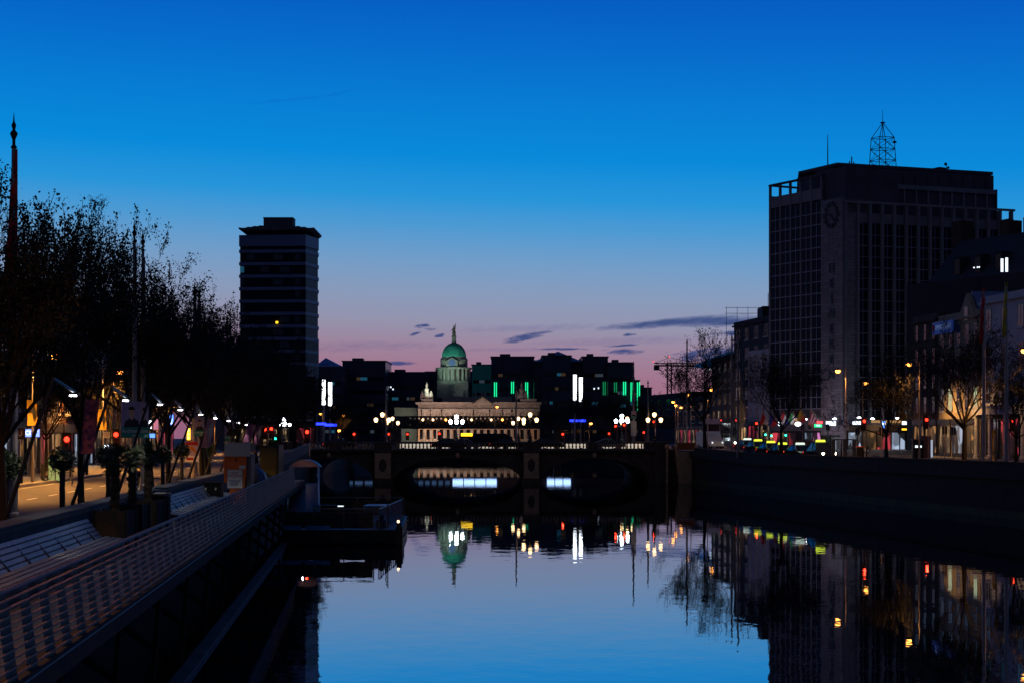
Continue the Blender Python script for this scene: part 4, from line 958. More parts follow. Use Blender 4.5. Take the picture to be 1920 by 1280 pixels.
# right face
w = MB(); bx(w, MR, 0,Lr,0.3,12,33.7,ztop_r-.3,conc); bx(w, MR, Lr-.4,Lr,-.05,14,3.6,ztop_r,conc); bx(w, MR, .0,.3,-.05,1,3.6,ztop_r,conc); bx(w, MR, .3,Lr-.4,.1,10,3.6,7.6,conc_dk); w.build('west_wall', ob, True)
nb_ = 14; bwr = (Lr-.6)/nb_; w = MB()
for k in range(nb_+1): bx(w, MR, .25+bwr*k-.17,.25+bwr*k+.17,-.25,.35,7.6,36.2,conc)
w.build('west_piers', ob, True)
rows = 9; rh = (33.6-7.7)/rows
def wr_mesh(gm):
    b = MB(); W = bwr-.36; b.box(0,W,.10,.14,0,rh-.02,gm); b.box(0,W,.04,.098,-.05,.05,frame_s); b.box(0,W,.05,.098,rh*.48,rh*.48+.07,frame_s); b.box(W/2-.03,W/2+.03,.05,.098,.05,rh*.48,frame_s); b.box(W/2-.03,W/2+.03,.05,.098,rh*.48+.07,rh-.05,frame_s)
    return b
wrm = wr_mesh(tower_glass).mesh('window'); rest = MB()
cnt = 0
for r_ in range(rows-1, -1, -1):
    for k in range(nb_):
        P = MR @ Vector((.25+bwr*k+.18, .12, 7.7+r_*rh))
        if cnt < 55: link('window', wrm, ob, P-ob.location, rr_); cnt += 1
        else:
            q = wr_mesh(tower_glass); M3 = Matrix.Translation(P) @ Matrix.Rotation(rr_,4,'Z')
            for i_, f in enumerate(q.f): pass
            base = len(rest.v); rest.v += [tuple(M3 @ Vector(v)) for v in q.v]
            for f, mi_ in zip(q.f, q.m): rest.f.append(tuple(base+a for a in f)); rest.m.append(rest.mi(q.mats[mi_]))
o = rest.build('window', ob, True); o['kind'] = 'stuff'; o['label'] = 'lower windows of the wide face'
pg = MB(); bx(pg, MR, 0,Lr+.1,-.3,.0,36.2,36.5,conc); pg.build('terrace_rail', ob, True)
w = MB(); bx(w, MR, 1.2,Lr-1.6,2.2,14,35,41.3,conc_dk); bx(w, MR, 1.0,Lr-1.4,1.9,2.15,38.7,39.3,conc); bx(w, MR, Lr-1.4,Lr-1.2,1.9,14,35,39.4,conc_dk); bx(w, MR, Lr-3.2,Lr-1.2,2.3,14,35,39.2,conc_dk)
for k in range(13): bx(w, MR, 1.2+(Lr-4)*k/12-.12, 1.2+(Lr-4)*k/12+.12,2.0,2.19,36.3,38.7,conc)
for k in range(13): bx(w, MR, 1.2+(Lr-4)*k/12-.1, 1.2+(Lr-4)*k/12+.1,2.02,2.19,39.3,40.9,conc_dk)
w.build('penthouse', ob, True)
def pt2(px, D): return (X(px,D), D)
w = MB(); w.prism([pt2(1497,251.4), pt2(1570,243.2), pt2(1862,251.8), (X(1862,251.8)-3,272), (X(1497,251)+3,272)], 41.5, 41.9, conc_dk); w.build('roof_slab', ob, True)
w = MB(); bx(w, ML, pyl0-3.4, pyl0+.5, 1.5,8,37.2,41.45,conc_dk); w.build('roof_house', ob, True)
# roof top bits
w = MB()
for (px, a, b_) in ((1597,.3,1.2),(1593,.2,.6),(1601,.2,.5)): w.tube([(X(px,246),246,41.9),(X(px,246),246,41.9+b_)], .09, metal_dk, 5)
w.tube([(X(1775,250),250,41.8),(X(1775,250),250,42.6)], .05, metal_dk); w.ball((X(1773,250),250,42.7), .22, metal_dk); w.ball((X(1778,250),250,42.2), .18, metal_dk)
w.lathe([(1.2,0),(1,.5),(.1,.7)], metal_dk, (X(1768,250),252,41.9), 10); w.build('roof_gear', ob, True)
rm = thing('roof_mast', 'thin single mast on the office roof above the clock pylon', 'mast', (X(1552,247), 247, 41.9)); w = MB(); w.tube([(0,0,-.1),(0,0,2.5),(0,0,4.3)], [.09,.07,.04], metal_dk); w.build('pole', rm)
an = thing('lattice_aerial', 'four legged steel lattice aerial on the roof of the office block', 'aerial', (X(1655,252), 252, 41.9))
hw0, hw1, hh = 1.35, 1.12, 4.7; rot = Matrix.Rotation(.35,4,'Z')
def c4(k, z): a = hw0+(hw1-hw0)*z/hh; return rot @ Vector(((-1,1,1,-1)[k]*a, (-1,-1,1,1)[k]*a, z))
for k in range(4):
    w = MB(); w.tube([c4(k,-.1), c4(k,hh)], .06, metal_dk, 5); w.build('leg', an)
w = MB()
for k in range(4):
    for i in range(3):
        z0_, z1_ = hh*i/3, hh*(i+1)/3
        w.tube([c4(k,z0_), c4((k+1)%4,z1_)], .035, metal_dk, 4); w.tube([c4((k+1)%4,z0_), c4(k,z1_)], .035, metal_dk, 4); w.tube([c4(k,z1_), c4((k+1)%4,z1_)], .045, metal_dk, 4)
w.build('bracing', an)
w = MB(); ap = Vector((0,0,hh+2.1))
for k in range(4): w.tube([c4(k,hh), ap], .05, metal_dk, 4)
w.tube([(0,0,hh),(0,0,hh+2.2),(0,0,hh+3.9)], [.05,.05,.025], metal_dk, 5); w.box(-.3,.3,-.3,.3,hh+2.05,hh+2.15,metal_dk); w.build('top_cone', an)
w = MB(); w.lathe([(.3,-.1),(.25,.1),(.05,.2)], metal_dk, tuple(c4(1,hh-.7)), 8); w.build('dish', an)

# canopy, signs, shop fronts at its base
bs = MB(); bx(bs, MR, -1,Lr*.55,-2.6,-.3,7.2,7.8,conc_dk); bs.build('entrance_canopy', ob, True)
bs = MB(); bx(bs, MR, 2.5,Lr*.42,-2.68,-2.602,7.45,7.8,E_ledge_glow); bs.build('canopy_ledge_glow', ob, True)  # orange light falling on the ledge is put in as a glow
def shopband(M, x0, x1, z0, z1, mats, y=-.12, nm='shopfront'):
    n = len(mats); sw = (x1-x0)/n
    for k, m in enumerate(mats):
        b = MB(); bx(b, M, x0+k*sw+.08, x0+(k+1)*sw-.08, y, y+.05, z0, z1, m); bx(b, M, x0+k*sw-.04, x0+k*sw+.08, y-.12, y+.1, z0-.3, z1+.3, metal_dk); bx(b, M, x0+k*sw, x0+(k+1)*sw, y-.1, y+.06, z1, z1+.25, metal_dk)
        b.build(nm, ob, True)
shopband(ML, 1.0, pyl0, 3.7, 6.2, [E_redw, E_shop, E_redw, metal_dk, E_shopc, E_pink])
shopband(ML, pyl0+.4, Ll-.3, 3.7, 5.6, [metal_dk, E_shopc], -.4)
shopband(MR, .5, Lr*.6, 3.7, 6.2, [E_shopc, E_shopor, E_redw, E_shopc, metal_dk, E_pink, E_shop], -.1)
# hanging shop signs standing in front
def bs_sign(px, py, D, w_, h_, m, label, txt=None, tm=None, nm='shop_sign', shape=None):
    t = thing(nm, label, 'sign', (X(px,D), D, Z(py,D)))
    b = MB(); b.box(-w_/2-.08,w_/2+.08,.03,.15,-h_/2-.08,h_/2+.08,metal_dk); b.build('housing', t)
    b = MB()
    if shape == 'oval': b.prism_y([(w_/2*cos(2*pi*i/16), h_/2*sin(2*pi*i/16)) for i in range(16)], -.02, .025, m)
    else: b.box(-w_/2,w_/2,-.02,.025,-h_/2,h_/2,m)
    b.build('face', t)
    if txt: text('lettering', txt, h_*.7, tm, t, (0,-.03,0), FRONT, .004)
    return t
bs_sign(1462,793,240,.5,.65,E_sgn,'white oval lit sign left of the forked tree trunk behind the taxis',shape='oval')
bs_sign(1496,794,238,.85,.6,E_sgn,'white oval lit pub sign right of the forked tree trunk',shape='oval')
bs_sign(1534,797,237,1.0,.42,E_sgng,'green lit pub sign under the striped flag','PUB',E_sgn)
bs_sign(1537,791,236,.8,.35,glow('sign_red_lit',(1,.08,.1),1.6),'red lit sign directly above the green lit pub sign')
bs_sign(1558,793,238,1.3,.55,E_sgn,'white lit sign at the foot of the clock pylon','CAFE',E_sgnb)
bs_sign(1608,792,234,1.25,.42,E_sgn,'long white and blue lit sign left of the large red signal','BANK',E_sgnb)
bs_sign(1657,795,236,.4,.9,E_sgnb,'small upright blue sign behind the tree before the office block','N',E_sgn)
bs_sign(1700,792,238,1.2,.45,E_sgn,'white lit sign below the hanging flags right of the tree')
bs_sign(1699,804,236,1.1,.22,E_yell,'amber lit strip sign under the white sign')
bs_sign(1711,785,232,.5,.5,E_purp,'round purple neon sign beside the corner house',shape='oval')
bs_sign(1716,797,230,.4,.4,E_yell,'round yellow sign with a dark mark below the purple neon',"6",metal_dk,shape='oval')
t = thing('pub_disc', 'brown oval hanging disc above the green lit sign', 'sign', (X(1523,238), 238, Z(792,238))); b = MB(); b.prism_y([(.6*cos(2*pi*i/16), .38*sin(2*pi*i/16)) for i in range(16)], -.05, .05, mat('brown_disc',(.25,.12,.03),.6)); b.build('disc', t)
# spot-lamps of the pubs
for i, (px, py, D) in enumerate([(1510,785,239),(1565,784,237),(1611,782,233),(1636,784,235),(1683,783,237),(1704,783,236),(1500,789,240)]):
    t = thing('flood_lamp', 'small white flood lamp over the pub fronts, %s from the left' % ['second','third','fourth','fifth','sixth','rightmost','first'][i], 'lamp', (X(px,D), D, Z(py,D)), 0, 'flood lamps over the pub fronts')
    b = MB(); b.lathe([(.05,-.1),(.26,-.06),(.26,.0),(.1,.08)], E_led, n=8, sy=.6); b.build('lens', t); b = MB(); b.tube([(0,0,.08),(0,.4,.3)], .03, metal_dk); b.build('bracket', t)
    light('POINT', (0,-.3,-.2), 45, (.8,.9,1), .04, t)
light('POINT', (X(1535,238),236.5,5.6), 90, (1,.2,.6), .05); light('POINT', (X(1570,238),236.5,5.2), 120, (.8,.95,1), .05)
light('POINT', (X(1445,246),243,5.6), 120, (1,.3,.2), .05); light('POINT', (X(1640,246),240,7.0), 160, (1,.5,.15), .05)
# pub flags
def pflag(px, py, D, cols, label, w_=1.1, h_=1.5, hor=False):
    t = thing('pub_flag', label, 'flag', (X(px,D), D, Z(py,D)), 0, 'flags on the pub fronts')
    b = MB(); b.tube([(1.0,0,-1.7),(0,0,0)], .03, stucco_or, 5); b.build('staff', t)
    n = len(cols)
    for k, m in enumerate(cols):
        b = MB(); a0, a1 = k/n, (k+1)/n
        if not hor: q = [(-w_*.15+.85*a0, -.02*k, -1.45*a0), (-w_*.15+.85*a1, -.02*k, -1.45*a1), (-.55+.75*a1, -.1, -1.6-.25*a1), (-.55+.75*a0, -.1, -1.6-.2*a0)]
        else: q = [(.8*a0*0-.0, 0, -h_*a0*.9), (0.85-.0, 0, -h_*a0*.9-1.2*(1-a0)*.6), (.85, 0, -h_*a1*.9-1.2*(1-a1)*.6), (0, 0, -h_*a1*.9)]
        b.quad(*q, m); b.build('cloth', t)
pflag(1502,765,238,[yel_cl,org_cl,red_cl],'yellow and red flag hanging before the pubs left of the striped flag')
pflag(1524,769,238,[red_cl,white_cl,red_cl,white_cl,red_cl,white_cl],'red and white striped flag hanging over the brown disc')
pflag(1486,770,240,[grn_cl,white_cl,org_cl],'green white and orange flag left of the yellow flag')
pflag(1432,772,243,[red_cl,white_cl],'dim red and white flag left of the forked tree')
pflag(1448,773,242,[blu_cl,red_cl],'dim blue and red flag just left of the forked tree')
pflag(1692,762,234,[metal_dk,org_cl,yel_cl],'orange and yellow flag right of the tree before the office block')
pflag(1470,770,242,[red_cl,white_cl,blu_cl],'dim red white and blue flag right of the forked tree')

# ------------------------------------------------------------------ nearer houses on the right
def RBp(D): return (RW(D)+22, D)
wh, L_, H_ = facade('white_house', 'pale stucco house with columns at the right edge', 'building', RBp(186), RBp(166), 3.4, 3, 5, stucco, fh=3.6, gf=4.7, shop=[glass, E_redw, glass, glass], winw=.36, winh=.62, depth=16, fm=frame_w)
for k in range(6):
    b = MB(); x = L_*k/5; b.lathe([(.38,0),(.38,.3),(.28,.4),(.26,4.0),(.36,4.2),(.36,4.4)], stucco, (min(max(x,.4),L_-.4),-.6,0), 12); b.build('column', wh)
b = MB(); b.box(0,L_,-1.1,-.36,4.4,5.1,stucco); b.box(-.1,L_+.1,-1.3,-.36,5.1,5.3,stucco); b.build('entablature', wh)
b = MB(); b.box(L_*.6,L_-.5,.4,14,H_+.75,H_+3.4,stucco); b.box(L_*.6-.2,L_-.3,.2,14,H_+3.4,H_+3.7,stucco); b.build('attic', wh)
b = MB(); b.box(L_*.62,L_*.8,-.1,-.05,1.8,3.6,glow('dim_pink_poster',(.5,.1,.3),.25)); b.build('pink_poster', wh)
gb, L_, H_ = facade('gabled_house', 'pale gabled house with orange lit lower floors behind the forked tree', 'building', RBp(198), RBp(186.2), 3.4, 3, 5, stucco_or, fh=3.4, gf=4.2, winw=.45, winh=.7, depth=14, shop=[E_shop, E_shopc, E_shopor], lit=[(0,1),(0,4)], litm=glow('lit_window_pale', (.75,.85,.5), .55))
b = MB(); b.prism_y([(L_*.45,H_-.6),(L_*.95,H_-.6),(L_*.7,H_+2.6)], -.1, .4, stucco_or); b.build('gable', gb)
b = MB(); b.prism_y([(L_*.42,H_-.3),(L_*.98,H_-.3),(L_*.7,H_+2.8)], .45, 9, slate_blue); b.build('gable_roof', gb)
b = MB(); b.box(L_*.66,L_*.74,-.16,-.11,H_-.2,H_+1.2,glass); b.build('gable_window', gb)
cr, L_, H_ = facade('corner_house', 'narrow dark brick house with a blue roof sign beside the office block', 'building', RBp(206), RBp(198.2), 3.4, 4, 3, brick_br, fh=2.65, gf=4.2, winw=.35, winh=.7, depth=14, shop=[E_shopor], fm=brick_br)
sg = thing('roof_sign', 'blue lettered sign board with a red emblem above the dark corner house', 'sign', (RW(195)+21.3, 195, Z(614,195)), -1.445)
b = MB(); b.box(-3.0,3.0,0,.15,-.65,.65,mat('blue_sign_board',(.015,.05,.22),.5,emit=(.02,.08,.5),es=.12,var=0)); b.build('board', sg)
text('lettering', 'IMMIGRANT', .85, mat('sign_letter',(.3,.4,.6),.5,emit=(.3,.45,.9),es=.15,var=0), sg, (.3,-.03,0), FRONT, .01)
b = MB(); b.prism_y([(-2.8,.4),(-2.3,.4),(-2.3,-.1),(-2.55,-.45),(-2.8,-.1)], -.06, -.002, red_cl); b.build('emblem', sg)
# big dark mansard block behind
mz = thing('mansard_block', 'large dark block with mansard roof and chimneys behind the gabled house', 'building', (X(1700,228), 228, 3.4))
A = (X(1700,229),229); B = (X(1990,205),205); Lm, rm_, MM = frame2(A, B)
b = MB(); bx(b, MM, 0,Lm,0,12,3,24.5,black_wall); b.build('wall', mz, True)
b = MB(); v = [MM @ Vector(p) for p in ((4,0,24.5),(Lm,0,24.5),(Lm,12,24.5),(4,12,24.5),(6.5,3,29.5),(Lm,3,29.5),(Lm,9,29.5),(6.5,9,29.5))]; b.add(v, [(0,1,5,4),(1,2,6,5),(2,3,7,6),(3,0,4,7),(4,5,6,7)], slate); b.build('roof', mz, True)
for k in range(3):
    b = MB(); x = 8.5+k*3.6; bx(b, MM, x,x+1.3,.3,2.2,24.8,27.2,black_wall); d_ = b.build('dormer', mz, True)
    b = MB(); bx(b, MM, x+.2,x+1.1,.25,.295,25.1,26.9,glass); b.build('pane', mz, True)
for x0_ in (5.0, 13.5, 17.5):
    b = MB(); bx(b, MM, x0_,x0_+1.6,3,5,27,32.0 if x0_ < 10 else 31.2,brick_br); b.build('chimney', mz, True)
for (px_, py_, w_, h_) in ((1858,505,.28,1.5),(1866.5,504,.28,1.6)):
    b = MB(); Dm = 214; b.box(X(px_,Dm)-w_/2,X(px_,Dm)+w_/2,Dm-4.9,Dm-4.8,Z(py_,Dm)-h_/2,Z(py_,Dm)+h_/2,E_winw); b.build('lit_window', mz, True)
b = MB(); Dm = 216
for dx in (-.3, .1, .3): b.ball((X(1811,Dm)+dx,Dm-5,Z(509,Dm)+.1*dx), .09, E_winw)
b.build('small_lights', mz, True)

# ------------------------------------------------------------------ buildings left of the office block
def fpx(name, label, p0, D0, p1, D1, ytop, floors, bays, wallm, **kw):
    z1 = Z(ytop, min(D0, D1)); gf = kw.pop('gf', 4.0); fh = (z1-.75-4-gf)/floors
    return facade(name, label, 'building', (X(p0,D0),D0), (X(p1,D1),D1), 4.0, floors, bays, wallm, fh=fh, gf=gf, **kw)
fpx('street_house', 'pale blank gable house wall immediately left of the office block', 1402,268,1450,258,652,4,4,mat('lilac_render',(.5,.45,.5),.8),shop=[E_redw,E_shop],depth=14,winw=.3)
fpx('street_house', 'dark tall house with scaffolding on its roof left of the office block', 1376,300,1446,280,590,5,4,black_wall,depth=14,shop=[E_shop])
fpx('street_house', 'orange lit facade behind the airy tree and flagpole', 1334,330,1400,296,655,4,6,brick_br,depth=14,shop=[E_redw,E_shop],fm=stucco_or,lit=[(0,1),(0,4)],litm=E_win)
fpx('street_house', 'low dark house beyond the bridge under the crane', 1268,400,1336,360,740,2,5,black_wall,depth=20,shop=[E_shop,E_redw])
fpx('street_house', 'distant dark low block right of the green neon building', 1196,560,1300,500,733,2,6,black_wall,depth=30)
sf = thing('roof_scaffold', 'scaffolding of thin tubes on the dark roof left of the office block', 'scaffold', (X(1400,290), 290, Z(590,290)))
b = MB()
for i in range(5):
    x = -3.2+i*1.7; b.tube([(x,0,-4 if i < 3 else -.5),(x,0,1.2)], .035, metal_dk, 4)
for z in (-3,-1.4,.2,1.1): b.tube([(-3.4,0,z),(4,0,z)], .035, metal_dk, 4)
b.build('tubes', sf)
b = MB(); b.tube([(3.4,0,0),(3.4,0,3.4)], .05, metal_dk, 4); b.build('aerial', sf)
b = MB(); b.prism([(X(1428,285),284),(X(1446,285),284),(X(1446,285),290),(X(1428,285),290)], 22, Z(575,285), black_wall); t = thing('lift_house', 'dark lift house on the roof next to the scaffold', 'roof structure', (X(1437,285),285,22)); b.build('wall', t, True)
o = light('SPOT', (X(1345,300), 293, 5), 2600, (1,.5,.15), .1, spot_size=radians(110)); o.rotation_euler = (radians(105), 0, radians(-30)); light('POINT', (X(1400,275), 268, 7), 500, (1,.5,.2), .3)
light('SPOT', (X(1375,290), 286, 5), 500, (.7,.9,1), .3)
t = thing('roof_pavilion', 'blue lit curved glass pavilion roof behind the airy tree', 'roof', (X(1364,420), 420, 21.5)); b = MB(); N = 10
pts = [(-7+14*i/N, .8+3.4*sin(pi*i/N*.6)) for i in range(N+1)]; b.prism_y(pts+[(7,.2),(-7,.2)], 0, 6, mat('blue_glass_roof',(.02,.08,.2),.3,emit=(.01,.07,.22),es=.5,var=0)); b.build('glass_vault', t)
b = MB(); b.box(-3,7,.2,6,-17.5,.2,black_wall); b.build('supporting_block', t)
b = MB(); b.box(-4.5,-3.2,-.2,-.02,-.5,-.1,E_winw); b.box(-2.4,-1.2,-.2,-.02,-.2,.1,E_winw); b.build('light_strip', t)

# ------------------------------------------------------------------ tall tower (left, far)
D = 465; xl, xr = X(448,D), X(591,D); xc = X(574,D)
tw = thing('high_rise_tower', 'dark seventeen storey tower with a folded wing roof on the left skyline', 'building', (xl, D, 4))
zt = Z(450, D); b = MB()
foot = [(xl+.25,D+.25),(xc,D-.75),(xr-.25,D+9),(xr-2,D+18),(xl+1,D+18)]
b.prism(foot, 4, zt-.2, tower_glass); b.build('glass_shaft', tw, True)
def inset(z0, z1, m, e, nm):
    q = MB(); f = [(xl-e+.1,D+.1),(xc+.0,D-1.0-e),(xr-.1+e,D+8.9),(xr-1.6,D+18.4),(xl+.6,D+18.4)]; q.prism(f, z0, z1, m); q.build(nm, tw, True)
yy = 452
ylist = [470+23.35*i for i in range(14)]
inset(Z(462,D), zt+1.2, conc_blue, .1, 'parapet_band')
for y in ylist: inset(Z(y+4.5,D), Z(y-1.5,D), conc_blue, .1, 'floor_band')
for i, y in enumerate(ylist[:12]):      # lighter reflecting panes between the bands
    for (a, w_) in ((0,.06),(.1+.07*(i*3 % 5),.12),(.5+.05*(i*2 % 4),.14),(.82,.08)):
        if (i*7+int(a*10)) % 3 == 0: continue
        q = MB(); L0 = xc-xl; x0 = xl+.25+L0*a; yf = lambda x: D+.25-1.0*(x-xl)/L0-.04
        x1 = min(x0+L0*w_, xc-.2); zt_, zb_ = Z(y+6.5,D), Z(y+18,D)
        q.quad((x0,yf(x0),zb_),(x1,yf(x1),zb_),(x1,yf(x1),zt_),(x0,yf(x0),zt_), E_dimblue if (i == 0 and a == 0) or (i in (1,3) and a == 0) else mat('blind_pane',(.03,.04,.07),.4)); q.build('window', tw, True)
q = MB(); q.box(X(520,D)-.3,X(520,D)+.3,D-.95,D-.85,Z(607,D),Z(603,D),E_yell); q.build('lit_window', tw, True)
q = MB(); q.box(X(466,D),X(571,D),D+2,D+15,zt-1,Z(430,D),conc_dk); q.build('top_storey', tw, True)
q = MB()   # folded wing roof
rx0, rx1 = X(449,D), X(590,D); n = 24; tops = []; bots = []
for i in range(n+1):
    t_ = i/n; x = rx0+(rx1-rx0)*t_
    z = 56.2+1.3*abs(2*t_-1)**3*0+ .0
    yv = 431-7*(1-abs(2*t_-1)**2)+ (-3 if i in (0, n) else 0)
    tops.append((x, Z(yv-(1.2 if i % 2 else 0), D))); bots.append((x, Z(yv+3+(1.5 if i % 2 else 0)+6*(1-abs(2*t_-1)), D)))
q.prism_y(bots+tops[::-1], D-1.5, D+17, conc_dk); q.build('wing_roof', tw, True)
q = MB(); q.box(X(491,D),X(540,D),D+3,D+9,Z(428,D),Z(406,D),conc_dk); q.prism_x([(D+3,Z(424,D)),(D+8.9,Z(424,D)),(D+8.9,Z(407,D)),(D+3,Z(407,D))], X(540,D)+.002, X(546,D), conc_dk); q.box(X(490,D),X(547,D),D+2.9,D+9.1,Z(406,D),Z(405,D),conc_dk); q.build('plant_room', tw, True)
q = MB(); q.prism([(X(577,D),D+1),(X(590,D),D+9),(X(590,D),D+10),(X(577,D),D+2)], Z(720,D), Z(638,D), cream); q.build('lower_side_panel', tw, True)

# ------------------------------------------------------------------ domed riverside building
D = 560
ch = thing('domed_custom_building', 'floodlit classical building with a green copper dome and statue', 'building', (X(847,D), D, 4))
xa, xb = X(784,D), X(1012,D)
b = MB(); b.box(xa,xb,D,D+45,4,Z(757,D),portland); b.build('wall', ch, True)
b = MB(); b.box(xa-.8,xb+.5,D-.9,D+45,Z(757,D),Z(753,D),portland); b.build('cornice', ch, True)
b = MB(); b.box(xa+1,X(812,D),D-.2,D+8,Z(753,D),Z(747,D),portland); b.box(X(975,D),xb-1,D-.2,D+8,Z(753,D),Z(747,D),portland); b.box(X(828,D),X(960,D),D+6,D+30,Z(753,D),Z(742,D),portland); b.build('attic', ch, True)
for px_ in (800, 978):
    b = MB(); x = X(px_,D); b.lathe([(1.3,0),(1.1,1.2),(.6,2.0),(.75,2.9),(.3,3.6),(.35,4.2),(.08,5.2)], portland, (x,D+1.5,Z(747,D)), 9); b.lathe([(.7,0),(.6,1.3),(.2,2.3)], portland, (x-1.4,D+1.2,Z(747,D)), 8); b.lathe([(.7,0),(.5,1.5),(.2,2.5)], portland, (x+1.3,D+1.2,Z(747,D)), 8); b.build('sculpture_group', ch, True)
for i in range(18):
    px_ = 790+i*12.6; x = X(px_,D)
    b = MB(); wd = .5; b.box(x-wd-.35,x+wd+.35,D-.14,D-.005,4.8,8.4,stone_lt); b.box(x-wd,x+wd,D-.2,D-.145,5.0,8.1,glass); b.box(x-wd-.35,x+wd+.35,D-.5,D-.15,8.4,8.7,portland); b.build('window', ch, True)
for i in range(16):
    px_ = 796+i*12.6; x = X(px_,D); b = MB(); b.lathe([(.55,0),(.5,.4),(.42,1),(.38,8.6),(.55,9.2)], portland, (x,D-.75,4), 10); b.build('column', ch, True)
b = MB(); b.box(xa,xb,D-1.3,D-.01,13.2,14.4,portland); b.build('entablature', ch, True)
b = MB(); x0, x1 = X(888,D), X(922,D); b.prism_y([(x0,15.9),(x1,15.9),((x0+x1)/2,17.9)], D-1.6, D+5, portland); b.build('pediment', ch, True)
b = MB(); b.prism_y([(x0-.4,16.1),((x0+x1)/2,18.3),(x1+.4,16.1),(x1+.4,15.8),((x0+x1)/2,17.95),(x0-.4,15.8)], D-2, D+5, slate); b.build('pediment_coping', ch, True)
for px_ in (868, 890, 902, 908):
    b = MB(); b.lathe([(.3,0),(.35,1.0),(.2,1.6),(.22,2.1),(.05,2.6)], portland_g, (X(px_,D),D+14,Z(742,D)), 8); b.build('roof_statue', ch, True)
b = MB(); b.box(X(738,D),xa-.1,D+4,D+40,4,Z(763,D),mat('green_lit_stone',(.14,.20,.17),.8)); b.build('side_wing', ch, True)
# dome stack
cx = X(847,D); cy = D+22; s560 = D/FPX
def zz(y): return HC+(820-y)/FPX*(D+14)
rs = lambda px_: px_/FPX*(D+22)
b = MB(); b.box(cx-rs(31),cx+rs(27),cy-rs(27),cy+rs(27),Z(742,D)-.1,zz(712),portland_g); b.build('dome_base', ch, True)
b = MB(); b.lathe([(rs(25),zz(712)),(rs(25),zz(690))], portland_g, (cx,cy,0), 24); b.build('drum', ch, True)
for k in range(20):
    a = 2*pi*k/20; b = MB(); b.lathe([(.55,zz(712)),(.42,zz(711)),(.38,zz(692)),(.55,zz(690))], portland_g, (cx+rs(29)*cos(a),cy+rs(29)*sin(a),0), 8); b.build('drum_column', ch, True)
b = MB(); b.lathe([(rs(33),zz(690)),(rs(35),zz(688)),(rs(35),zz(687)),(rs(26),zz(687))], portland_g, (cx,cy,0), 28); b.build('drum_cornice', ch, True)
b = MB(); b.lathe([(rs(25.5),zz(687)),(rs(25.5),zz(673)),(rs(26.5),zz(672)),(rs(23),zz(668)),(rs(23),zz(667))], portland_g, (cx,cy,0), 28); b.build('clock_stage', ch, True)
b = MB(); b.box(cx-2.3,cx-.0+2.3-1.0,cy-rs(28.5),cy-rs(24),zz(685),zz(675),portland_g); b.prism_y([(cx-2.8,zz(676)),(cx+1.8,zz(676)),(cx-.5,zz(669))], cy-rs(28.8), cy-rs(24), portland_g); b.build('clock_gable', ch, True)
b = MB(); M2 = [(cx-.5+1.1*cos(2*pi*i/16), zz(678.5)+1.1*sin(2*pi*i/16)) for i in range(16)]; b.prism_y(M2, cy-rs(29), cy-rs(28.52), mat('clock_dial',(.05,.09,.2),.4,emit=(.04,.08,.2),es=.5,var=0)); b.build('clock_face', ch, True)
prof = [(rs(22.5)*cos(t), zz(667)+(zz(640)-zz(667))*sin(t)) for t in [pi/2*i/12*.93 for i in range(13)]]
b = MB(); b.lathe(prof, copper, (cx,cy,0), 32); b.build('copper_dome', ch, True, True)
for k in range(32):
    a = 2*pi*(k+.5)/32; b = MB(); b.tube([(cx+r_*cos(a)*1.005,cy+r_*sin(a)*1.005,z_) for r_, z_ in prof[:-1]], .07, copper, 3, False); b.build('dome_rib', ch, True)
b = MB(); b.lathe([(rs(5.5),zz(641)),(rs(4.2),zz(638)),(rs(4),zz(630)),(rs(5),zz(629)),(rs(4.4),zz(627)),(rs(3),zz(626))], portland_g, (cx,cy,0), 12); b.build('pedestal', ch, True)
b = MB(); b.lathe([(.55,zz(626)),(.65,zz(622)),(.42,zz(617)),(.5,zz(613)),(.18,zz(611)),(.26,zz(609)),(.05,zz(606.5))], stone_cap, (cx,cy,0), 8); b.tube([(cx+.4,cy,zz(614)),(cx+.45,cy,zz(608)),(cx+.5,cy,zz(604))], .12, stone_cap, 5); b.tube([(cx-.4,cy,zz(614)),(cx-.8,cy,zz(618))], .14, stone_cap, 5); b.build('statue', ch, True)
# floodlights of the building
def aim(o, tgt): o.rotation_euler = (Vector(tgt)-Vector(o.location)).to_track_quat('-Z', 'Y').to_euler()
for px_, pw in ((790,3300),(812,2500),(838,1700),(865,1300),(890,1500),(915,1150),(940,1000),(965,900),(990,750)):
    o = light('SPOT', (X(px_,550),551,4.6), pw*(.5 if px_ < 900 else .28), (1,.74,.56), .3, name='facade_floodlight', spot_size=radians(110), spot_blend=.8); aim(o, (X(px_,D),D,9))
    o = light('SPOT', (X(px_,550),548,12.0), pw*.5, (1,.68,.56), .3, name='facade_floodlight', spot_size=radians(120), spot_blend=.8); aim(o, (X(px_,D),D,13.0))
o = light('SPOT', (cx-6,cy-22,20), 9000, (.55,1,.75), .5, name='dome_floodlight', spot_size=radians(55), spot_blend=.6); aim(o, (cx,cy-4,zz(660)))
o = light('SPOT', (cx-8,cy-26,18.5), 3600, (.85,1,.85), .5, name='dome_floodlight', spot_size=radians(50), spot_blend=.6); aim(o, (cx-2,cy-4,zz(695)))
o = light('POINT', (cx-1,cy-9.5,zz(686)), 80, (.7,1,.85), .05, name='dome_floodlight')

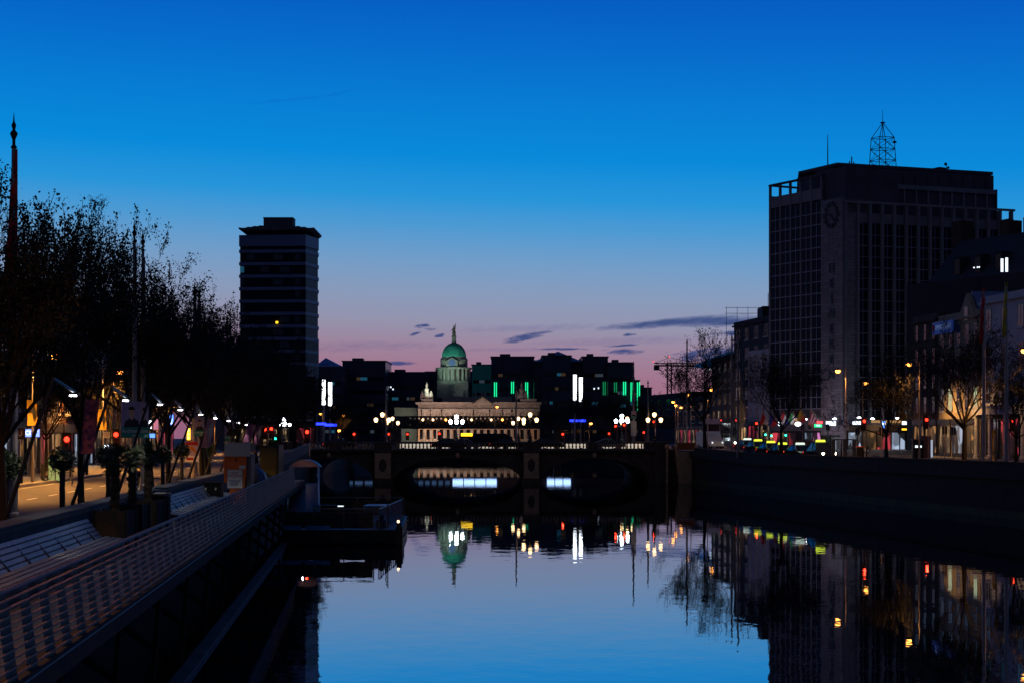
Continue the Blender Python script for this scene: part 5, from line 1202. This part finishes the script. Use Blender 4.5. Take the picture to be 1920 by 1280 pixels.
# iron railway bridge in front of it
D = 480; rb = thing('railway_bridge', 'dark iron lattice girder railway bridge in front of the domed building', 'bridge', (0, D, 8))
x0, x1 = X(640,D), X(1300,D); zb, zt2 = Z(801,D), Z(779,D)
b = MB(); b.box(x0,x1,D,D+.5,zb,zb+.5,iron_br); b.box(x0,x1,D,D+9,zb-.25,zb,iron_br); b.build('bottom_chord', rb, True)
b = MB(); b.box(x0,x1,D,D+.5,zt2-.4,zt2,iron_br); b.build('top_chord', rb, True)
b = MB(); b.box(X(768,D),X(1010,D),D+3,D+3.4,zb,zt2-1.25,iron_br); b.build('dark_backing', rb, True)  # dark backing added behind the lattice to block the bright facade
b = MB(); x = x0
while x < x1-1.6:
    b.tube([(x,D+.2,zb+.4),(x+1.6,D+.2,zt2-.3)], .24, iron_br, 4); b.tube([(x+1.6,D+.3,zb+.4),(x,D+.3,zt2-.3)], .24, iron_br, 4); x += 1.15
b.build('lattice', rb, True)
for a_, b_ in ((X(1010,D),x1),(x0,X(768,D))):
    b = MB(); b.box(a_,b_,D-.2,D-.01,zb+.1,zt2-.2,iron_br); b.build('plate_girder', rb, True)
for px_ in (742, 1046, 1180): 
    b = MB(); b.box(X(px_,D)-1,X(px_,D)+1,D+.5,D+8,-1,zb-.3,stone_br); b.build('pier', rb, True)
for px_ in (790, 807, 828, 888, 918, 942, 960):
    b = MB(); b.tube([(X(px_,D),D+1,zt2),(X(px_,D),D+1,zt2+1.3)], .1, iron_br, 4); b.ball((X(px_,D),D+1,zt2+1.5), .25, iron_br); b.build('finial', rb, True)
for i, px_ in enumerate((793,812,836,884,921,942)):
    b = MB(); b.ball((X(px_,D),D-.3,zt2-1.0), .3, E_sod if i in (2,5) else E_warm, 8, 6); b.build('lamp', rb, True)

# low tram bridge with lit panels just beyond
D = 340; tb = thing('tram_bridge', 'low flat concrete bridge with blue white light panels seen only as a reflection', 'bridge', (0, D, 2))
b = MB(); b.box(-29.5,23.8,D,D+18,3.7,4.0,conc_dk); b.box(-29.5,23.8,D+.5,D+17,2.1,3.7,conc_dk); b.build('deck', tb, True)
for (a, b_, n) in ((848,932,4),(1025,1071,3)):
    for k in range(n):
        q = MB(); w_ = (b_-a)/n; q.box(X(a+w_*k,D)+.08,X(a+w_*(k+1),D)-.08,D+.35,D+.45,2.2,3.35,E_panel); q.build('light_panel', tb, True)
for (a, b_, m) in ((590,700,0),(770,845,0)):
    for k in range(6):
        q = MB(); w_ = (b_-a)/6; q.box(X(a+w_*k,D)+.2,X(a+w_*(k+1),D)-.2,D+.35,D+.45,2.6,3.1,glow('dim_blue_panel',(.15,.3,.6),.35)); q.build('dim_panel', tb, True)
q = MB(); q.box(X(620,D),X(650,D),D+.35,D+.45,2.2,2.55,glow('amber_panel',(1,.6,.05),.5)); q.build('amber_panel', tb, True)

# illuminated white light columns
for i, (px, yt, yb, D, lb) in enumerate([(607,711,758,362,'left one of the left pair of tall white light columns'),(619,716,760,350,'right one of the left pair of tall white light columns'),(1078,702,750,362,'left one of the right pair of tall white light columns'),(1089,707,752,352,'right one of the right pair of tall white light columns')]):
    t = thing('light_column', lb, 'light column', (X(px,D), D, 4), 0, 'tall white light columns')
    b = MB(); b.tube([(0,0,0),(0,0,Z(yb,D)-4)], .16, pole_pt, 8); b.build('pole', t)
    b = MB(); b.box(-.32,.32,-.2,.2,Z(yb,D)-4,Z(yt,D)-4,E_col); b.build('light_tube', t)
for (px, py, w_, lb) in ((602,794,.9,'left half of the blue neon strip below the light columns'),(620,796,1.1,'right half of the blue neon strip below the light columns'),(1089,788,.9,'blue neon strip beneath the right white light columns'),(1072,788,.4,'small blue neon patch left of the blue neon strip')):
    D = 330; t = thing('blue_neon', lb, 'neon light', (X(px,D), D, 4)); b = MB(); b.box(-w_,w_,-.1,.1,Z(py+2,D)-4,Z(py-2.5,D)-4,E_blue); b.build('tube', t); b = MB(); b.tube([(0,.1,0),(0,.1,Z(py,D)-4)], .07, pole_pt); b.tube([(w_*.7,.1,0),(w_*.7,.1,Z(py,D)-4)], .07, pole_pt); b.build('post', t)

# far office blocks
def far_block(label, p0, p1, yt, D, strips=(), rows=5, roof=None, depth=30, lights=(), m=None):
    z1 = Z(yt, D); x0, x1 = X(p0,D), X(p1,D); t = thing('office_building', label, 'building', (x0, D, 4), 0, 'dark office blocks on the far skyline')
    b = MB(); b.box(0,x1-x0,0,depth,0,z1-4,m or glass_far); b.build('wall', t)
    b = MB(); b.box(-.3,x1-x0+.3,-.3,depth,z1-4.0,z1-3.7,conc_dk); b.box((x1-x0)*.2,(x1-x0)*.45,4,10,z1-3.7,z1-2.7,conc_dk); b.build('parapet', t)
    for k in range(rows):
        z = 3+(z1-9)*k/rows; b = MB(); b.box(.4,x1-x0-.4,-.08,-.01,z,z+1.2,glass); b.build('window_band', t)
    for (px_, ya, yb, m_) in strips:
        for s_ in (-1, 1):
            b = MB(); x = X(px_,D)-x0+s_*.32; b.box(x-.16,x+.16,-.5,-.15,Z(yb,D)-4,Z(ya,D)-4,m_); b.build('neon_strip', t)
    rr = random.Random(int(p0))
    for k in range(5):
        b = MB(); x = rr.uniform(2,x1-x0-3); z = 3+(z1-9)*rr.randint(0,rows-1)/rows; b.box(x,x+rr.uniform(.8,2.4),-.12,-.09,z+.1,z+1.1,[E_dimroom,E_dimblue,E_dimroom2][k%3]); b.build('dim_window', t)
    for (px_, py_) in lights:
        b = MB(); x = X(px_,D)-x0; z = Z(py_,D)-4; b.box(x-.2,x+.2,-.4,-.12,z-.25,z+.25,E_winw); b.build('lit_window', t)
    if roof:
        a, ap, e, ya, yb, m_ = roof; b = MB(); xa_, xp, xe = X(a,D)-x0, X(ap,D)-x0, X(e,D)-x0; za, zb_ = Z(yb,D)-4, Z(ya,D)-4
        b.add([(xa_,1,za),(xe,1,za),(xe,depth*.8,za),(xa_,depth*.8,za),(xp,depth*.4,zb_)], [(0,1,4),(1,2,4),(2,3,4),(3,0,4),(0,3,2,1)], m_); b.build('roof', t)
    return t
far_block('dark block with a blue pyramid roof just right of the tower', 591,642,688,600,roof=(588,604,642,667,687,slate_blue), lights=())
far_block('square dark block right of the blue pyramid roof', 642,723,677,620, lights=((641.5+3,709),))
far_block('long dark block left of the dome', 723,800,698,640, lights=((737,729),(733,725)))
far_block('dark block directly behind the dome', 798,886,697,660)
far_block('low glazed block right of the dome', 885,922,684,650, m=mat('teal_glass',(.02,.05,.07),.3,emit=(0,.03,.04),es=.25,var=0))
far_block('dark block carrying the three left green neon pairs', 921,1001,669,630, strips=((929,716,752,E_neon),(961,715,737,E_neon),(987.5,716,756,E_neon)), lights=())
far_block('dark block with a blue hipped roof in the middle skyline', 1001,1094,676,615, lights=((1026,710),(1026,730),(1026,750),(1026,770),(1112,728)))
far_block('taller dark centre block below the pointed roof', 1017,1071,667,610, roof=(1000,1048,1092,655,677,slate_blue))
far_block('dark block with a dim green neon strip', 1092,1140,669,612, strips=((1133,715,740,E_neon2),), lights=((1114,728),(1122,727)))
far_block('dark block with the bright right green neon pair', 1140,1187,680,605, strips=((1171,715,740,E_neon),(1154,716,735,E_neon2)))
far_block('narrow dark end block with two slim green neon lines', 1186,1199,713,600, strips=((1185,716,752,E_neon),(1197,716,770,E_neon)))
far_block('low dark block beyond the green neon building', 1199,1222,727,640)
# tower crane
D = 900; cn = thing('tower_crane', 'tower crane with red lamps behind the airy tree', 'crane', (X(1255,D), D, 4))
zj = Z(685,D)-4; b = MB()
for dx in (-1,1):
    for dy in (-1,1): b.tube([(dx,dy,0),(dx,dy,zj+1.5)], .28, metal_dk, 4)
z = 0
while z < zj: b.tube([(-1,-1,z),(1,-1,z+2.6)], .16, metal_dk, 3); b.tube([(1,-1,z),(-1,-1,z+2.6)], .16, metal_dk, 3); z += 2.6
b.build('mast', cn)
b = MB(); b.tube([(-7.5,0,zj),(22,0,zj)], .4, metal_dk, 4); b.tube([(-7.5,0,zj+1.2),(22,0,zj+1.0)], .25, metal_dk, 4); b.tube([(-7.5,0,zj+1.2),(0,0,zj+4),(14,0,zj+1)], .12, metal_dk, 3)
x = -7
while x < 21: b.tube([(x,0,zj),(x+1.2,0,zj+1.1),(x+2.4,0,zj)], .15, metal_dk, 3); x += 2.4
b.build('jib', cn)
b = MB(); b.box(-7.6,-5,-1,1,zj-2.2,zj,metal_dk); b.build('counterweight', cn); b = MB(); b.ball((-7.8,0,zj+2.0), .28, E_tail); b.ball((0,0,zj+4.3), .28, E_tail); b.build('warning_lamp', cn)

# ------------------------------------------------------------------ vehicles
def car_mesh(m, suv=False):
    """body with cabin, front towards -y"""
    L, W = 4.5, .86; h1 = .92; h2 = 1.46 if not suv else 1.75
    sec = [(-L/2,.35),(-L/2+.05,.72),(-L/2+.9,.88),(-L/2+1.25,h1),(L/2-.7,h1+.03),(L/2-.1,h1),(L/2,.7),(L/2,.35)]
    b = MB(); n = len(sec)
    vs = []
    for s_, k in ((-1,1),(1,1)):
        for (y,z) in sec: vs.append((s_*W*(1 if z > .4 else .96), y, z))
    b.add(vs, [tuple(range(n)), tuple(reversed(range(n,2*n)))]+[(i, n+i, n+(i+1)%n, (i+1)%n) for i in range(n)], m)
    for yw in (-L/2+.85, L/2-.85): pass
    cab = [(-L/2+1.2,h1-.01,W*.95),(-L/2+1.95,h2-.04,W*.74),(L/2-1.5,h2,W*.74),(L/2-.45,h1+.02,W*.92)]
    c = MB(); vs = [(-w_,y,z) for y,z,w_ in cab]+[(w_,y,z) for y,z,w_ in cab]
    c.add(vs, [(0,1,2,3),(7,6,5,4),(0,4,5,1),(2,6,7,3)], car_glass)
    r = MB(); r.add([(-W*.75,cab[1][0],h2-.035),(W*.75,cab[1][0],h2-.035),(W*.75,cab[2][0],h2+.005),(-W*.75,cab[2][0],h2+.005),(-W*.7,cab[1][0]+.1,h2+.03),(W*.7,cab[1][0]+.1,h2+.03),(W*.7,cab[2][0]-.1,h2+.05),(-W*.7,cab[2][0]-.1,h2+.05)],
        [(4,5,6,7),(0,1,5,4),(1,2,6,5),(2,3,7,6),(3,0,4,7)], m)
    for s_ in (-1,1):
        r.tube([(s_*W*.95,cab[0][0],h1),(s_*W*.75,cab[1][0],h2-.02)], .035, m, 4); r.tube([(s_*W*.92,cab[3][0],h1+.02),(s_*W*.75,cab[2][0],h2)], .05, m, 4); r.tube([(s_*W*.94,.1,h1),(s_*W*.76,.1,h2)], .04, m, 4)
    return b.mesh('body'), c.mesh('windows'), r.mesh('roof')
wb = MB(); wb.lathe([(.32,-.1),(.32,.1)], tire, n=14); wb.lathe([(.19,-.11),(.19,.11)], metal_gr, n=10)
for i, v in enumerate(wb.v): wb.v[i] = (v[2], v[0], v[1]+.32)
wheelm = wb.mesh('wheel')
mir = MB(); mir.box(-.1,.1,-.06,.06,-.07,.07,car_blk); mirm = mir.mesh('mirror')
CM = {}
def car(x, D, z, rz, m, label, taxi=None, heads=True, group=None, suv=False, name='parked_car', cat='car', tail=False, s_=1.0):
    k = (m.name, suv)
    if k not in CM: CM[k] = car_mesh(m, suv)
    t = thing(name, label, cat, (x, D, z), rz, group, s_)
    link('body', CM[k][0], t); link('windows', CM[k][1], t); link('roof', CM[k][2], t)
    for sx in (-.78,.78):
        for y in (-1.4,1.4): link('wheel', wheelm, t, (sx,y,0))
        link('mirror', mirm, t, (sx*1.2,-.85,1.0))
        hb = MB(); hb.ball((sx*.78,-2.21,.70), .11, E_head if heads else glass, 8, 6); hb.build('headlight', t)
        hb = MB(); hb.box(sx*.95-.12,sx*.95+.12,2.24,2.27,.7,.86,E_tail); hb.build('tail_light', t)
    if heads: light('SPOT', (0,-2.5,.7), 9, (1,.9,.7), .1, t, 'headlight_beam', spot_size=radians(80)).rotation_euler = (radians(84),0,pi)
    if taxi:
        h2 = (1.75 if suv else 1.46); q = MB(); q.prism_y([(-.48,h2+.06),(.48,h2+.06),(.42,h2+.27),(-.42,h2+.27)], -.15, .05, taxi); q.build('roof_sign', t)
    b = MB(); b.box(-.26,.26,-2.28,-2.26,.42,.52,plas_w); b.build('number_plate', t)
    b = MB(); b.box(-.5,.5,-2.275,-2.25,.56,.68,metal_dk); b.build('grille', t)
    return t
def tx(px, D): return X(px, D)
GT = 'taxis queued along the right quay'
qs = [(1401,214,E_taxiw,car_blue,False,False,'farthest taxi of the queue with a white roof sign, at its left end'),
      (1421,207,E_taxi,car_blue,True,False,'taxi with dazzling headlights, second from the left of the queue'),
      (1445,198,E_taxi,car_blue,False,False,'taxi with a broad yellow roof sign, third from the left of the queue'),
      (1467,190,E_taxi,car_blue,False,False,'taxi partly hidden by the forked tree trunk'),
      (1500,184,E_taxiw,car_blk,False,False,'taxi with a pale roof sign just left of the nearest one'),
      (1538,176,E_taxi,car_blue,True,True,'nearest and largest taxi with both headlights lit')]
for px, D, ts, m, hd_, sv, lb in qs:
    car(tx(px,D), D, zR(D), .10+.12, m, lb, ts, hd_, GT, sv, 'taxi', 'taxi')
rt = thing('traffic_barrier', 'pair of orange and white chequered barriers behind the taxis', 'barrier', (X(1508,205), 205, 3.7)); b = MB()
for i in range(2): b.box(-1.3+1.4*i,-.1+1.4*i,0,.08,.5,1.5,mat('barrier_salmon',(.5,.22,.16),.6,var=.6,scale=6)); b.box(-1.2+1.4*i,-1.1+1.4*i,0,.06,0,.5,metal_dk); b.box(-.3+1.4*i,-.2+1.4*i,0,.06,0,.5,metal_dk)
b.build('board', rt)
# cars crossing the bridge
GB = 'cars crossing the bridge'
for px, D, m, hd_, sc_, lb in ((843,231,car_blk,False,1.0,'dark car on the bridge left of the white lantern'),(872,236,car_sil,False,.97,'low silver car on the bridge right of the white lantern'),(951,238,car_blk,False,1.0,'dark car on the bridge left of the right pier lanterns'),(1025,238,car_blk,False,1.0,'dark car on the bridge right of the right pier lanterns'),(640,236,car_blk,False,1.0,'dark car on the bridge above the left arch'),(1142,242,car_sil,False,.95,'silver car on the bridge left of the white signboard')):
    t = car(X(px,D), D, ZT+.02, pi/2+.0, m, lb, None, hd_, GB, False, 'crossing_car', 'car', s_=sc_)
vn = thing('yellow_sign_van', 'dark van with an amber sign on the bridge', 'van', (X(912,240), 240, ZT+.02)); b = MB(); b.box(-3.5,2.6,-1,1,.4,2.1,car_blk); b.prism_y([(2.6,.4),(3.6,.4),(3.6,1.1),(3.0,1.8),(2.6,2.0)], -.95,.95, car_blk); b.build('body', vn)
b = MB(); b.box(-3.3,-1.8,-1.06,-1.01,1.75,2.15,E_yell); b.build('amber_sign', vn)
for y in (-.95,.8):
    for x in (-2.4,2.6): link('wheel', wheelm, vn, (x,y,0), pi/2)
b = MB(); b.box(3.0,3.4,-.8,.8,1.2,1.7,car_glass); b.build('windscreen', vn)
# low glowing bars added in place of car light trails on the bridge
trail_glow_m = mat('light_trail_glow',(.65,.62,.58),.6,emit=(1,.86,.68),es=.5,var=.3,scale=.7)
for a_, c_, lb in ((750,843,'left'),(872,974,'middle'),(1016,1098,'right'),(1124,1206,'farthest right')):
    x0_, x1_ = X(a_,243), X(c_,243); t = thing('light_trail_bar', 'added low glowing bar in place of car light trails behind the %s run of balusters' % lb, 'barrier', (x0_, 243, ZT+.16), 0, 'added glowing bars in place of light trails')
    b = MB(); b.prism_x([(0,0),(.4,0),(.28,.62),(.12,.62)], 0, x1_-x0_, trail_glow_m); b.build('body', t)
    x = .3
    while x < x1_-x0_-.5: b = MB(); b.box(x,x+.25,-.01,.03,.0,.1,metal_dk); b.build('light_trail_bar_foot', t); x += 1.6
# bus and van on the right road
bu = thing('double_decker_bus', 'dark double decker bus beyond the bridge under the orange lit facade', 'bus', (X(1366,262), 262, 4), .15); b = MB(); b.box(-1.25,1.25,0,10,.35,4.3,mat('bus_navy',(.02,.02,.06),.3)); b.build('body', bu)
b = MB(); b.box(-1.1,1.1,-.05,-.01,2.5,3.6,car_glass); b.box(-1.1,1.1,-.05,-.01,1.0,2.1,car_glass); b.box(-1.29,-1.26,.4,9.6,2.5,3.5,car_glass); b.box(-1.29,-1.26,.4,9.6,1.2,2.1,car_glass); b.build('windows', bu)
for s_ in (-1,1):
    b = MB(); b.ball((s_*.95,-.06,.8), .13, E_head, 8, 6); b.build('headlight', bu); b = MB(); b.ball((s_*1.1,-.02,4.0), .1, E_tail); b.build('marker_light', bu)
    for y in (2.2,7.5): link('wheel', wheelm, bu, (s_*1.1,y,0), 0, 1.4)
va = thing('delivery_van', 'white and blue delivery van right of the bridge end', 'van', (X(1331,255), 255, 4), .3); b = MB(); b.prism_x([(-2.6,.35),(-2.6,1.1),(-1.9,1.4),(-1.2,2.3),(2.6,2.4),(2.6,.35)], -.98, .98, van_w); b.build('body', va)
b = MB(); b.add([(-.85,-1.88,1.42),(.85,-1.88,1.42),(.85,-1.25,2.2),(-.85,-1.25,2.2)], [(0,1,2,3)], car_glass); b.build('windscreen', va)
for s_ in (-1,1):
    b = MB(); b.ball((s_*.75,-2.62,.85), .1, E_winw); b.build('headlight', va)
    for y in (-1.7,1.7): link('wheel', wheelm, va, (s_*.9,y,0))
ba = thing('orange_barrier', 'orange plastic barrier at the right end of the bridge', 'barrier', (X(1286,215), 215, 3.9)); b = MB(); b.prism_x([(-.25,0),(.25,0),(.08,1.0),(-.08,1.0)], -1.0, 1.0, mat('orange_plastic',(.35,.08,.01),.6)); b.build('body', ba)
b = MB(); b.box(-.9,.9,-.3,-.2,.1,.2,plas_w); b.build('stripe', ba)

# right quay furniture
def rpost(px, D, h, m, name, label, cat, extra=None, r=.06):
    t = thing(name, label, cat, (X(px,D), D, zR(D)+.1)); b = MB(); b.tube([(0,0,0),(0,0,h)], r, m, 8); b.build('post', t); 
    if extra: extra(t)
    return t
def ring(t):
    b = MB(); b.tube([(.28*cos(2*pi*i/16),-.1,1.1+.28*sin(2*pi*i/16)) for i in range(17)], .06, mat('lifebuoy_dark',(.1,.08,.08),.6), 6, False); b.build('lifebuoy', t)
rpost(1625,158,1.3,metal_dk,'lifebuoy_stand','dark lifebuoy ring on a post at the right quay wall','lifebuoy',ring)
def stop(t):
    b = MB(); b.box(-.05,.28,-.03,.03,2.25,2.75,mat('bus_stop_yellow',(.45,.28,.03),.5,emit=(1,.55,.1),es=.12,var=0)); b.build('flag_plate', t); text('lettering', '6', .3, metal_dk, t, (.15,-.04,2.6), FRONT, .003)
rpost(1862,142,2.75,mat('bus_stop_yellow',(.45,.28,.03)),'bus_stop','yellow bus stop pole right of the forked tree','bus stop',stop)
def lant(t):
    b = MB(); b.lathe([(.06,0),(.16,.08),(.24,.6),(.1,.8),(.02,1.0)], metal_dk, (0,0,4.6), 6); b.build('lantern', t)
rpost(1868,138,4.65,metal_dk,'dark_lantern_post','unlit old lantern post between the two flagged poles','street lamp',lant)
def kio(t):
    b = MB(); b.box(-.5,.5,0,.5,.2,1.9,metal_dk); b.build('cabinet', t); b = MB(); b.box(-.6,.6,-.05,.55,1.9,2.0,metal_gr); b.build('cap', t); b = MB(); b.box(-.3,.3,-.03,-.002,1.2,1.4,E_winw); b.build('screen', t)
rpost(1722,170,1.9,metal_dk,'ticket_machine','dark kiosk with a small lit screen right of the entrance tree','kiosk',kio)
def shel(t):
    b = MB(); b.box(-.8,1.2,0,.7,1.9,2.0,metal_dk); b.build('roof', t)
    for x in (-.75,.3,1.15): 
        b = MB(); b.box(x-.18,x+.18,.0,.08,0,1.9,mat('shelter_panel',(.06,.07,.1),.4)); b.build('panel', t)
rpost(1578,168,1.9,metal_dk,'steel_gate_frame','dark steel frame with upright panels right of the nearest taxi','shelter',shel)
for i, (px, D) in enumerate([(1608,190),(1653,175),(1687,200),(1771,160),(1788,172),(1433,226),(1505,222),(1552,226)]):
    rpost(px, D, 3.2, pole_pt, 'sign_post', 'slim grey post on the right street, %s from the left' % ['fourth','fifth','sixth','seventh','eighth','first','second','third'][i], 'post', lambda t: MB().box(-.22,.22,-.03,-.0+.03-.0,2.4,3.1,metal_dk).build('plate', t))
pb = thing('phone_box', 'reddish panel kiosk with a lit edge left of the gabled house shops', 'kiosk', (X(1736,188), 188, 3.4)); b = MB(); b.box(-.5,.5,0,.5,0,2.3,mat('dusty_red',(.22,.09,.08),.6)); b.build('body', pb); b = MB(); b.box(.52,.7,-.03,.2,.1,1.9,E_winw if 0 else glow('dim_white',(.7,.8,1),.5)); b.build('lit_edge', pb)
bn = thing('street_bin', 'square black bin on the pavement behind the lifebuoy', 'bin', (X(1612,172), 172, 3.42)); b = MB(); b.box(-.35,.35,-.3,.3,0,1.2,metal_dk); b.build('body', bn); b = MB(); b.box(-.38,.38,-.33,.33,1.2,1.3,orange_pt); b.build('lid', bn)

# seated figure-like blue lights in the left tree are small fairy lamps
fl = thing('blue_tree_lights', 'string of small blue lights in the leaves at upper left', 'fairy lights', (X(58,44), 44, Z(590,44)))
q = random.Random(5)
for i in range(14):
    b = MB(); b.ball((q.uniform(-.25,.45), q.uniform(-.2,.2), q.uniform(-.2,.15)), .028, E_blue, 6, 4); b.build('bulb', fl)

# added spots: shop light spilling on the left, orange wash onto right facades
for D, p in ((60,600),(85,900),(110,900),(140,900),(175,700)):
    o = light('SPOT', (LB(D)+.5, D, 5.6), p*.6, (1,.6,.28), .1, name='street_glow', spot_size=radians(140), spot_blend=.6); aim(o, (LB(D)+3.5, D, 3))
for D, p in ((172,70),(185,330),(193,600)):
    o = light('SPOT', (RW(D)+17, D, 9.5), p*4.5, (1,.5,.14), .1, name='street_glow', spot_size=radians(110), spot_blend=.9); aim(o, (RW(D)+22, D, 6.5))

# ------------------------------------------------------------------ sky
W = bpy.data.worlds.new('World'); sc.world = W; W.use_nodes = True; nt = W.node_tree; nt.nodes.clear()
N_ = nt.nodes.new; Lk = nt.links.new
def M_(op, a, b=None, c=None, clamp=False):
    n = N_('ShaderNodeMath'); n.operation = op; n.use_clamp = clamp
    for i, v in enumerate((a, b, c)):
        if v is None: continue
        if isinstance(v, (int, float)): n.inputs[i].default_value = v
        else: Lk(v, n.inputs[i])
    return n.outputs[0]
tc = N_('ShaderNodeTexCoord'); sp = N_('ShaderNodeSeparateXYZ'); Lk(tc.outputs['Generated'], sp.inputs[0])
dx, dy, dz = sp.outputs
hr = M_('SQRT', M_('ADD', M_('MULTIPLY', dx, dx), M_('MULTIPLY', dy, dy)))
az = M_('ABSOLUTE', dz)
v = M_('DIVIDE', az, M_('MAXIMUM', hr, .001))
u = M_('ARCTAN2', dx, dy)
stops = [(820,(146,96,124)),(740,(157,107,131)),(695,(159,118,142)),(650,(155,132,157)),(605,(146,147,174)),(550,(134,154,187)),(490,(111,156,200)),(430,(76,153,210)),(375,(36,148,217)),(300,(0,137,217)),(200,(0,124,211)),(100,(0,108,203)),(0,(0,93,195))]
vv = M_('ADD', v, M_('MULTIPLY', u, .035))
ramp = N_('ShaderNodeValToRGB'); cr_ = ramp.color_ramp; cr_.interpolation = 'B_SPLINE' if False else 'LINEAR'
lst = [((820-y)/FPX, lin(c)) for y, c in stops]+[(.34, lin((0,66,160))), (.6, lin((0,40,110))), (1.0, lin((0,26,76)))]
cr_.elements[0].position = lst[0][0]; cr_.elements[0].color = (*lst[0][1],1); cr_.elements[1].position = 1.0; cr_.elements[1].color = (*lst[-1][1],1)
for p, c in lst[1:-1]: e = cr_.elements.new(p); e.color = (*c,1)
Lk(vv, ramp.inputs[0])
# clouds: soft wisps given by direction (azimuth, elevation), edges broken by noise
cv = N_('ShaderNodeCombineXYZ'); Lk(M_('MULTIPLY', u, 120), cv.inputs[0]); Lk(M_('SUBTRACT', M_('MULTIPLY', v, 480), M_('MULTIPLY', u, 60)), cv.inputs[1])
no = N_('ShaderNodeTexNoise'); no.inputs['Scale'].default_value = 1; no.inputs['Detail'].default_value = 7; no.inputs['Roughness'].default_value = .6; no.inputs['Distortion'].default_value = .6; Lk(cv.outputs[0], no.inputs['Vector'])
nz = M_('SUBTRACT', no.outputs['Fac'], .5)
def wisp(px, py, a, b, slope, k, soft=.5):
    u0 = math.atan((px-960)/FPX); v0 = (820-py)/FPX; du = M_('SUBTRACT', u, u0)
    e = M_('SUBTRACT', M_('SUBTRACT', v, v0), M_('MULTIPLY', du, slope))
    r2 = M_('ADD', M_('POWER', M_('ABSOLUTE', M_('DIVIDE', du, a/FPX)), 2), M_('POWER', M_('ABSOLUTE', M_('DIVIDE', e, b/FPX)), 2))
    s_ = M_('ADD', M_('SUBTRACT', 1, r2), M_('MULTIPLY', nz, 4.2*k))
    return M_('MULTIPLY', M_('SMOOTH_MAX', 0, M_('DIVIDE', s_, 1/soft) if False else M_('MULTIPLY', s_, soft), .1), 1)
dark = None
for w_ in [(985,632,46,8,.2,.6),(792,612,15,5,.1,1),(806,617,14,3.5,0,1),(779,626,12,3,.25,1),(824,629,9,4,.2,1),(1255,606,150,9,.09,.3),(1340,604,120,12,.02,.25),(1170,659,40,6,.0,.8),(1165,648,36,2.5,.05,.8),(1180,628,14,3,.1,1),(1330,664,70,14,.12,1),(745,681,38,5,0,.6),(1050,654,60,2.5,0,.6),(1390,625,60,5,.05,.7)]:
    o = wisp(*w_, soft=.95); dark = o if dark is None else M_('MAXIMUM', dark, o)
dark = M_('MINIMUM', dark, .88)
mixc = N_('ShaderNodeMix'); mixc.data_type = 'RGBA'; Lk(dark, mixc.inputs[0]); Lk(ramp.outputs[0], mixc.inputs[6]); mixc.inputs[7].default_value = (*lin((38,66,124)),1)
hz = None
for w_ in [(700,648,150,9,0,.8),(620,655,90,7,.0,.8),(1010,615,170,8,.03,.7),(1160,640,180,9,.03,.6),(820,700,160,8,0,.6),(560,190,100,4,.12,.8),(630,180,50,4,.3,.8),(960,655,120,5,.02,.7)]:
    o = wisp(*w_, soft=.55); hz = o if hz is None else M_('MAXIMUM', hz, o)
hz = M_('MULTIPLY', M_('MINIMUM', hz, .8), .5)
mixh = N_('ShaderNodeMix'); mixh.data_type = 'RGBA'; Lk(hz, mixh.inputs[0]); Lk(mixc.outputs[2], mixh.inputs[6]); mixh.blend_type = 'MULTIPLY'; mixh.inputs[7].default_value = (.50,.55,.82,1)
# dusk: the glow is in front, the sky behind is darker
fade = N_('ShaderNodeMapRange'); fade.interpolation_type = 'SMOOTHSTEP'; Lk(dy, fade.inputs[0]); fade.inputs[1].default_value = .1; fade.inputs[2].default_value = .92; fade.inputs[3].default_value = .0; fade.inputs[4].default_value = 1.0
mb_ = N_('ShaderNodeMix'); mb_.data_type = 'RGBA'; Lk(fade.outputs[0], mb_.inputs[0]); mb_.inputs[6].default_value = (.026,.036,.080,1); Lk(mixh.outputs[2], mb_.inputs[7])
bgn = N_('ShaderNodeBackground'); Lk(mb_.outputs[2], bgn.inputs[0]); bgn.inputs[1].default_value = 1
sky = N_('ShaderNodeTexSky'); sky.sky_type = 'NISHITA'; sky.sun_disc = False; sky.sun_elevation = radians(-4); sky.sun_rotation = radians(10)
bg2 = N_('ShaderNodeBackground'); Lk(sky.outputs[0], bg2.inputs[0]); bg2.inputs[1].default_value = .02
addn = N_('ShaderNodeAddShader'); Lk(bgn.outputs[0], addn.inputs[0]); Lk(bg2.outputs[0], addn.inputs[1])
wo = N_('ShaderNodeOutputWorld'); Lk(addn.outputs[0], wo.inputs[0])

su = bpy.data.lights.new('dusk_fill', 'SUN'); su.energy = .004; su.angle = radians(40); su.color = (1,.75,.75)
so = bpy.data.objects.new('dusk_fill', su); COL.objects.link(so); so.rotation_euler = (radians(40), 0, radians(-10))  # faint fill added from behind the camera; true sun is below the horizon

# ------------------------------------------------------------------ camera
cam = bpy.data.cameras.new('camera'); co = bpy.data.objects.new('camera', cam); COL.objects.link(co)
co.location = (0, 0, HC); co.rotation_euler = (pi/2, 0, 0)
cam.sensor_width = 36; cam.lens = 36*FPX/1920; cam.shift_y = (820-640)/1920; cam.clip_start = .5; cam.clip_end = 6000
sc.camera = co
sc.view_settings.view_transform = 'Standard'; sc.view_settings.look = 'None'; sc.view_settings.exposure = 0
sc.render.engine = 'CYCLES'; sc.cycles.use_denoising = True; sc.cycles.max_bounces = 5; sc.cycles.diffuse_bounces = 2; sc.cycles.glossy_bounces = 3; sc.cycles.sample_clamp_indirect = 3.0
sc.cycles.use_light_tree = True; sc.cycles.caustics_reflective = False
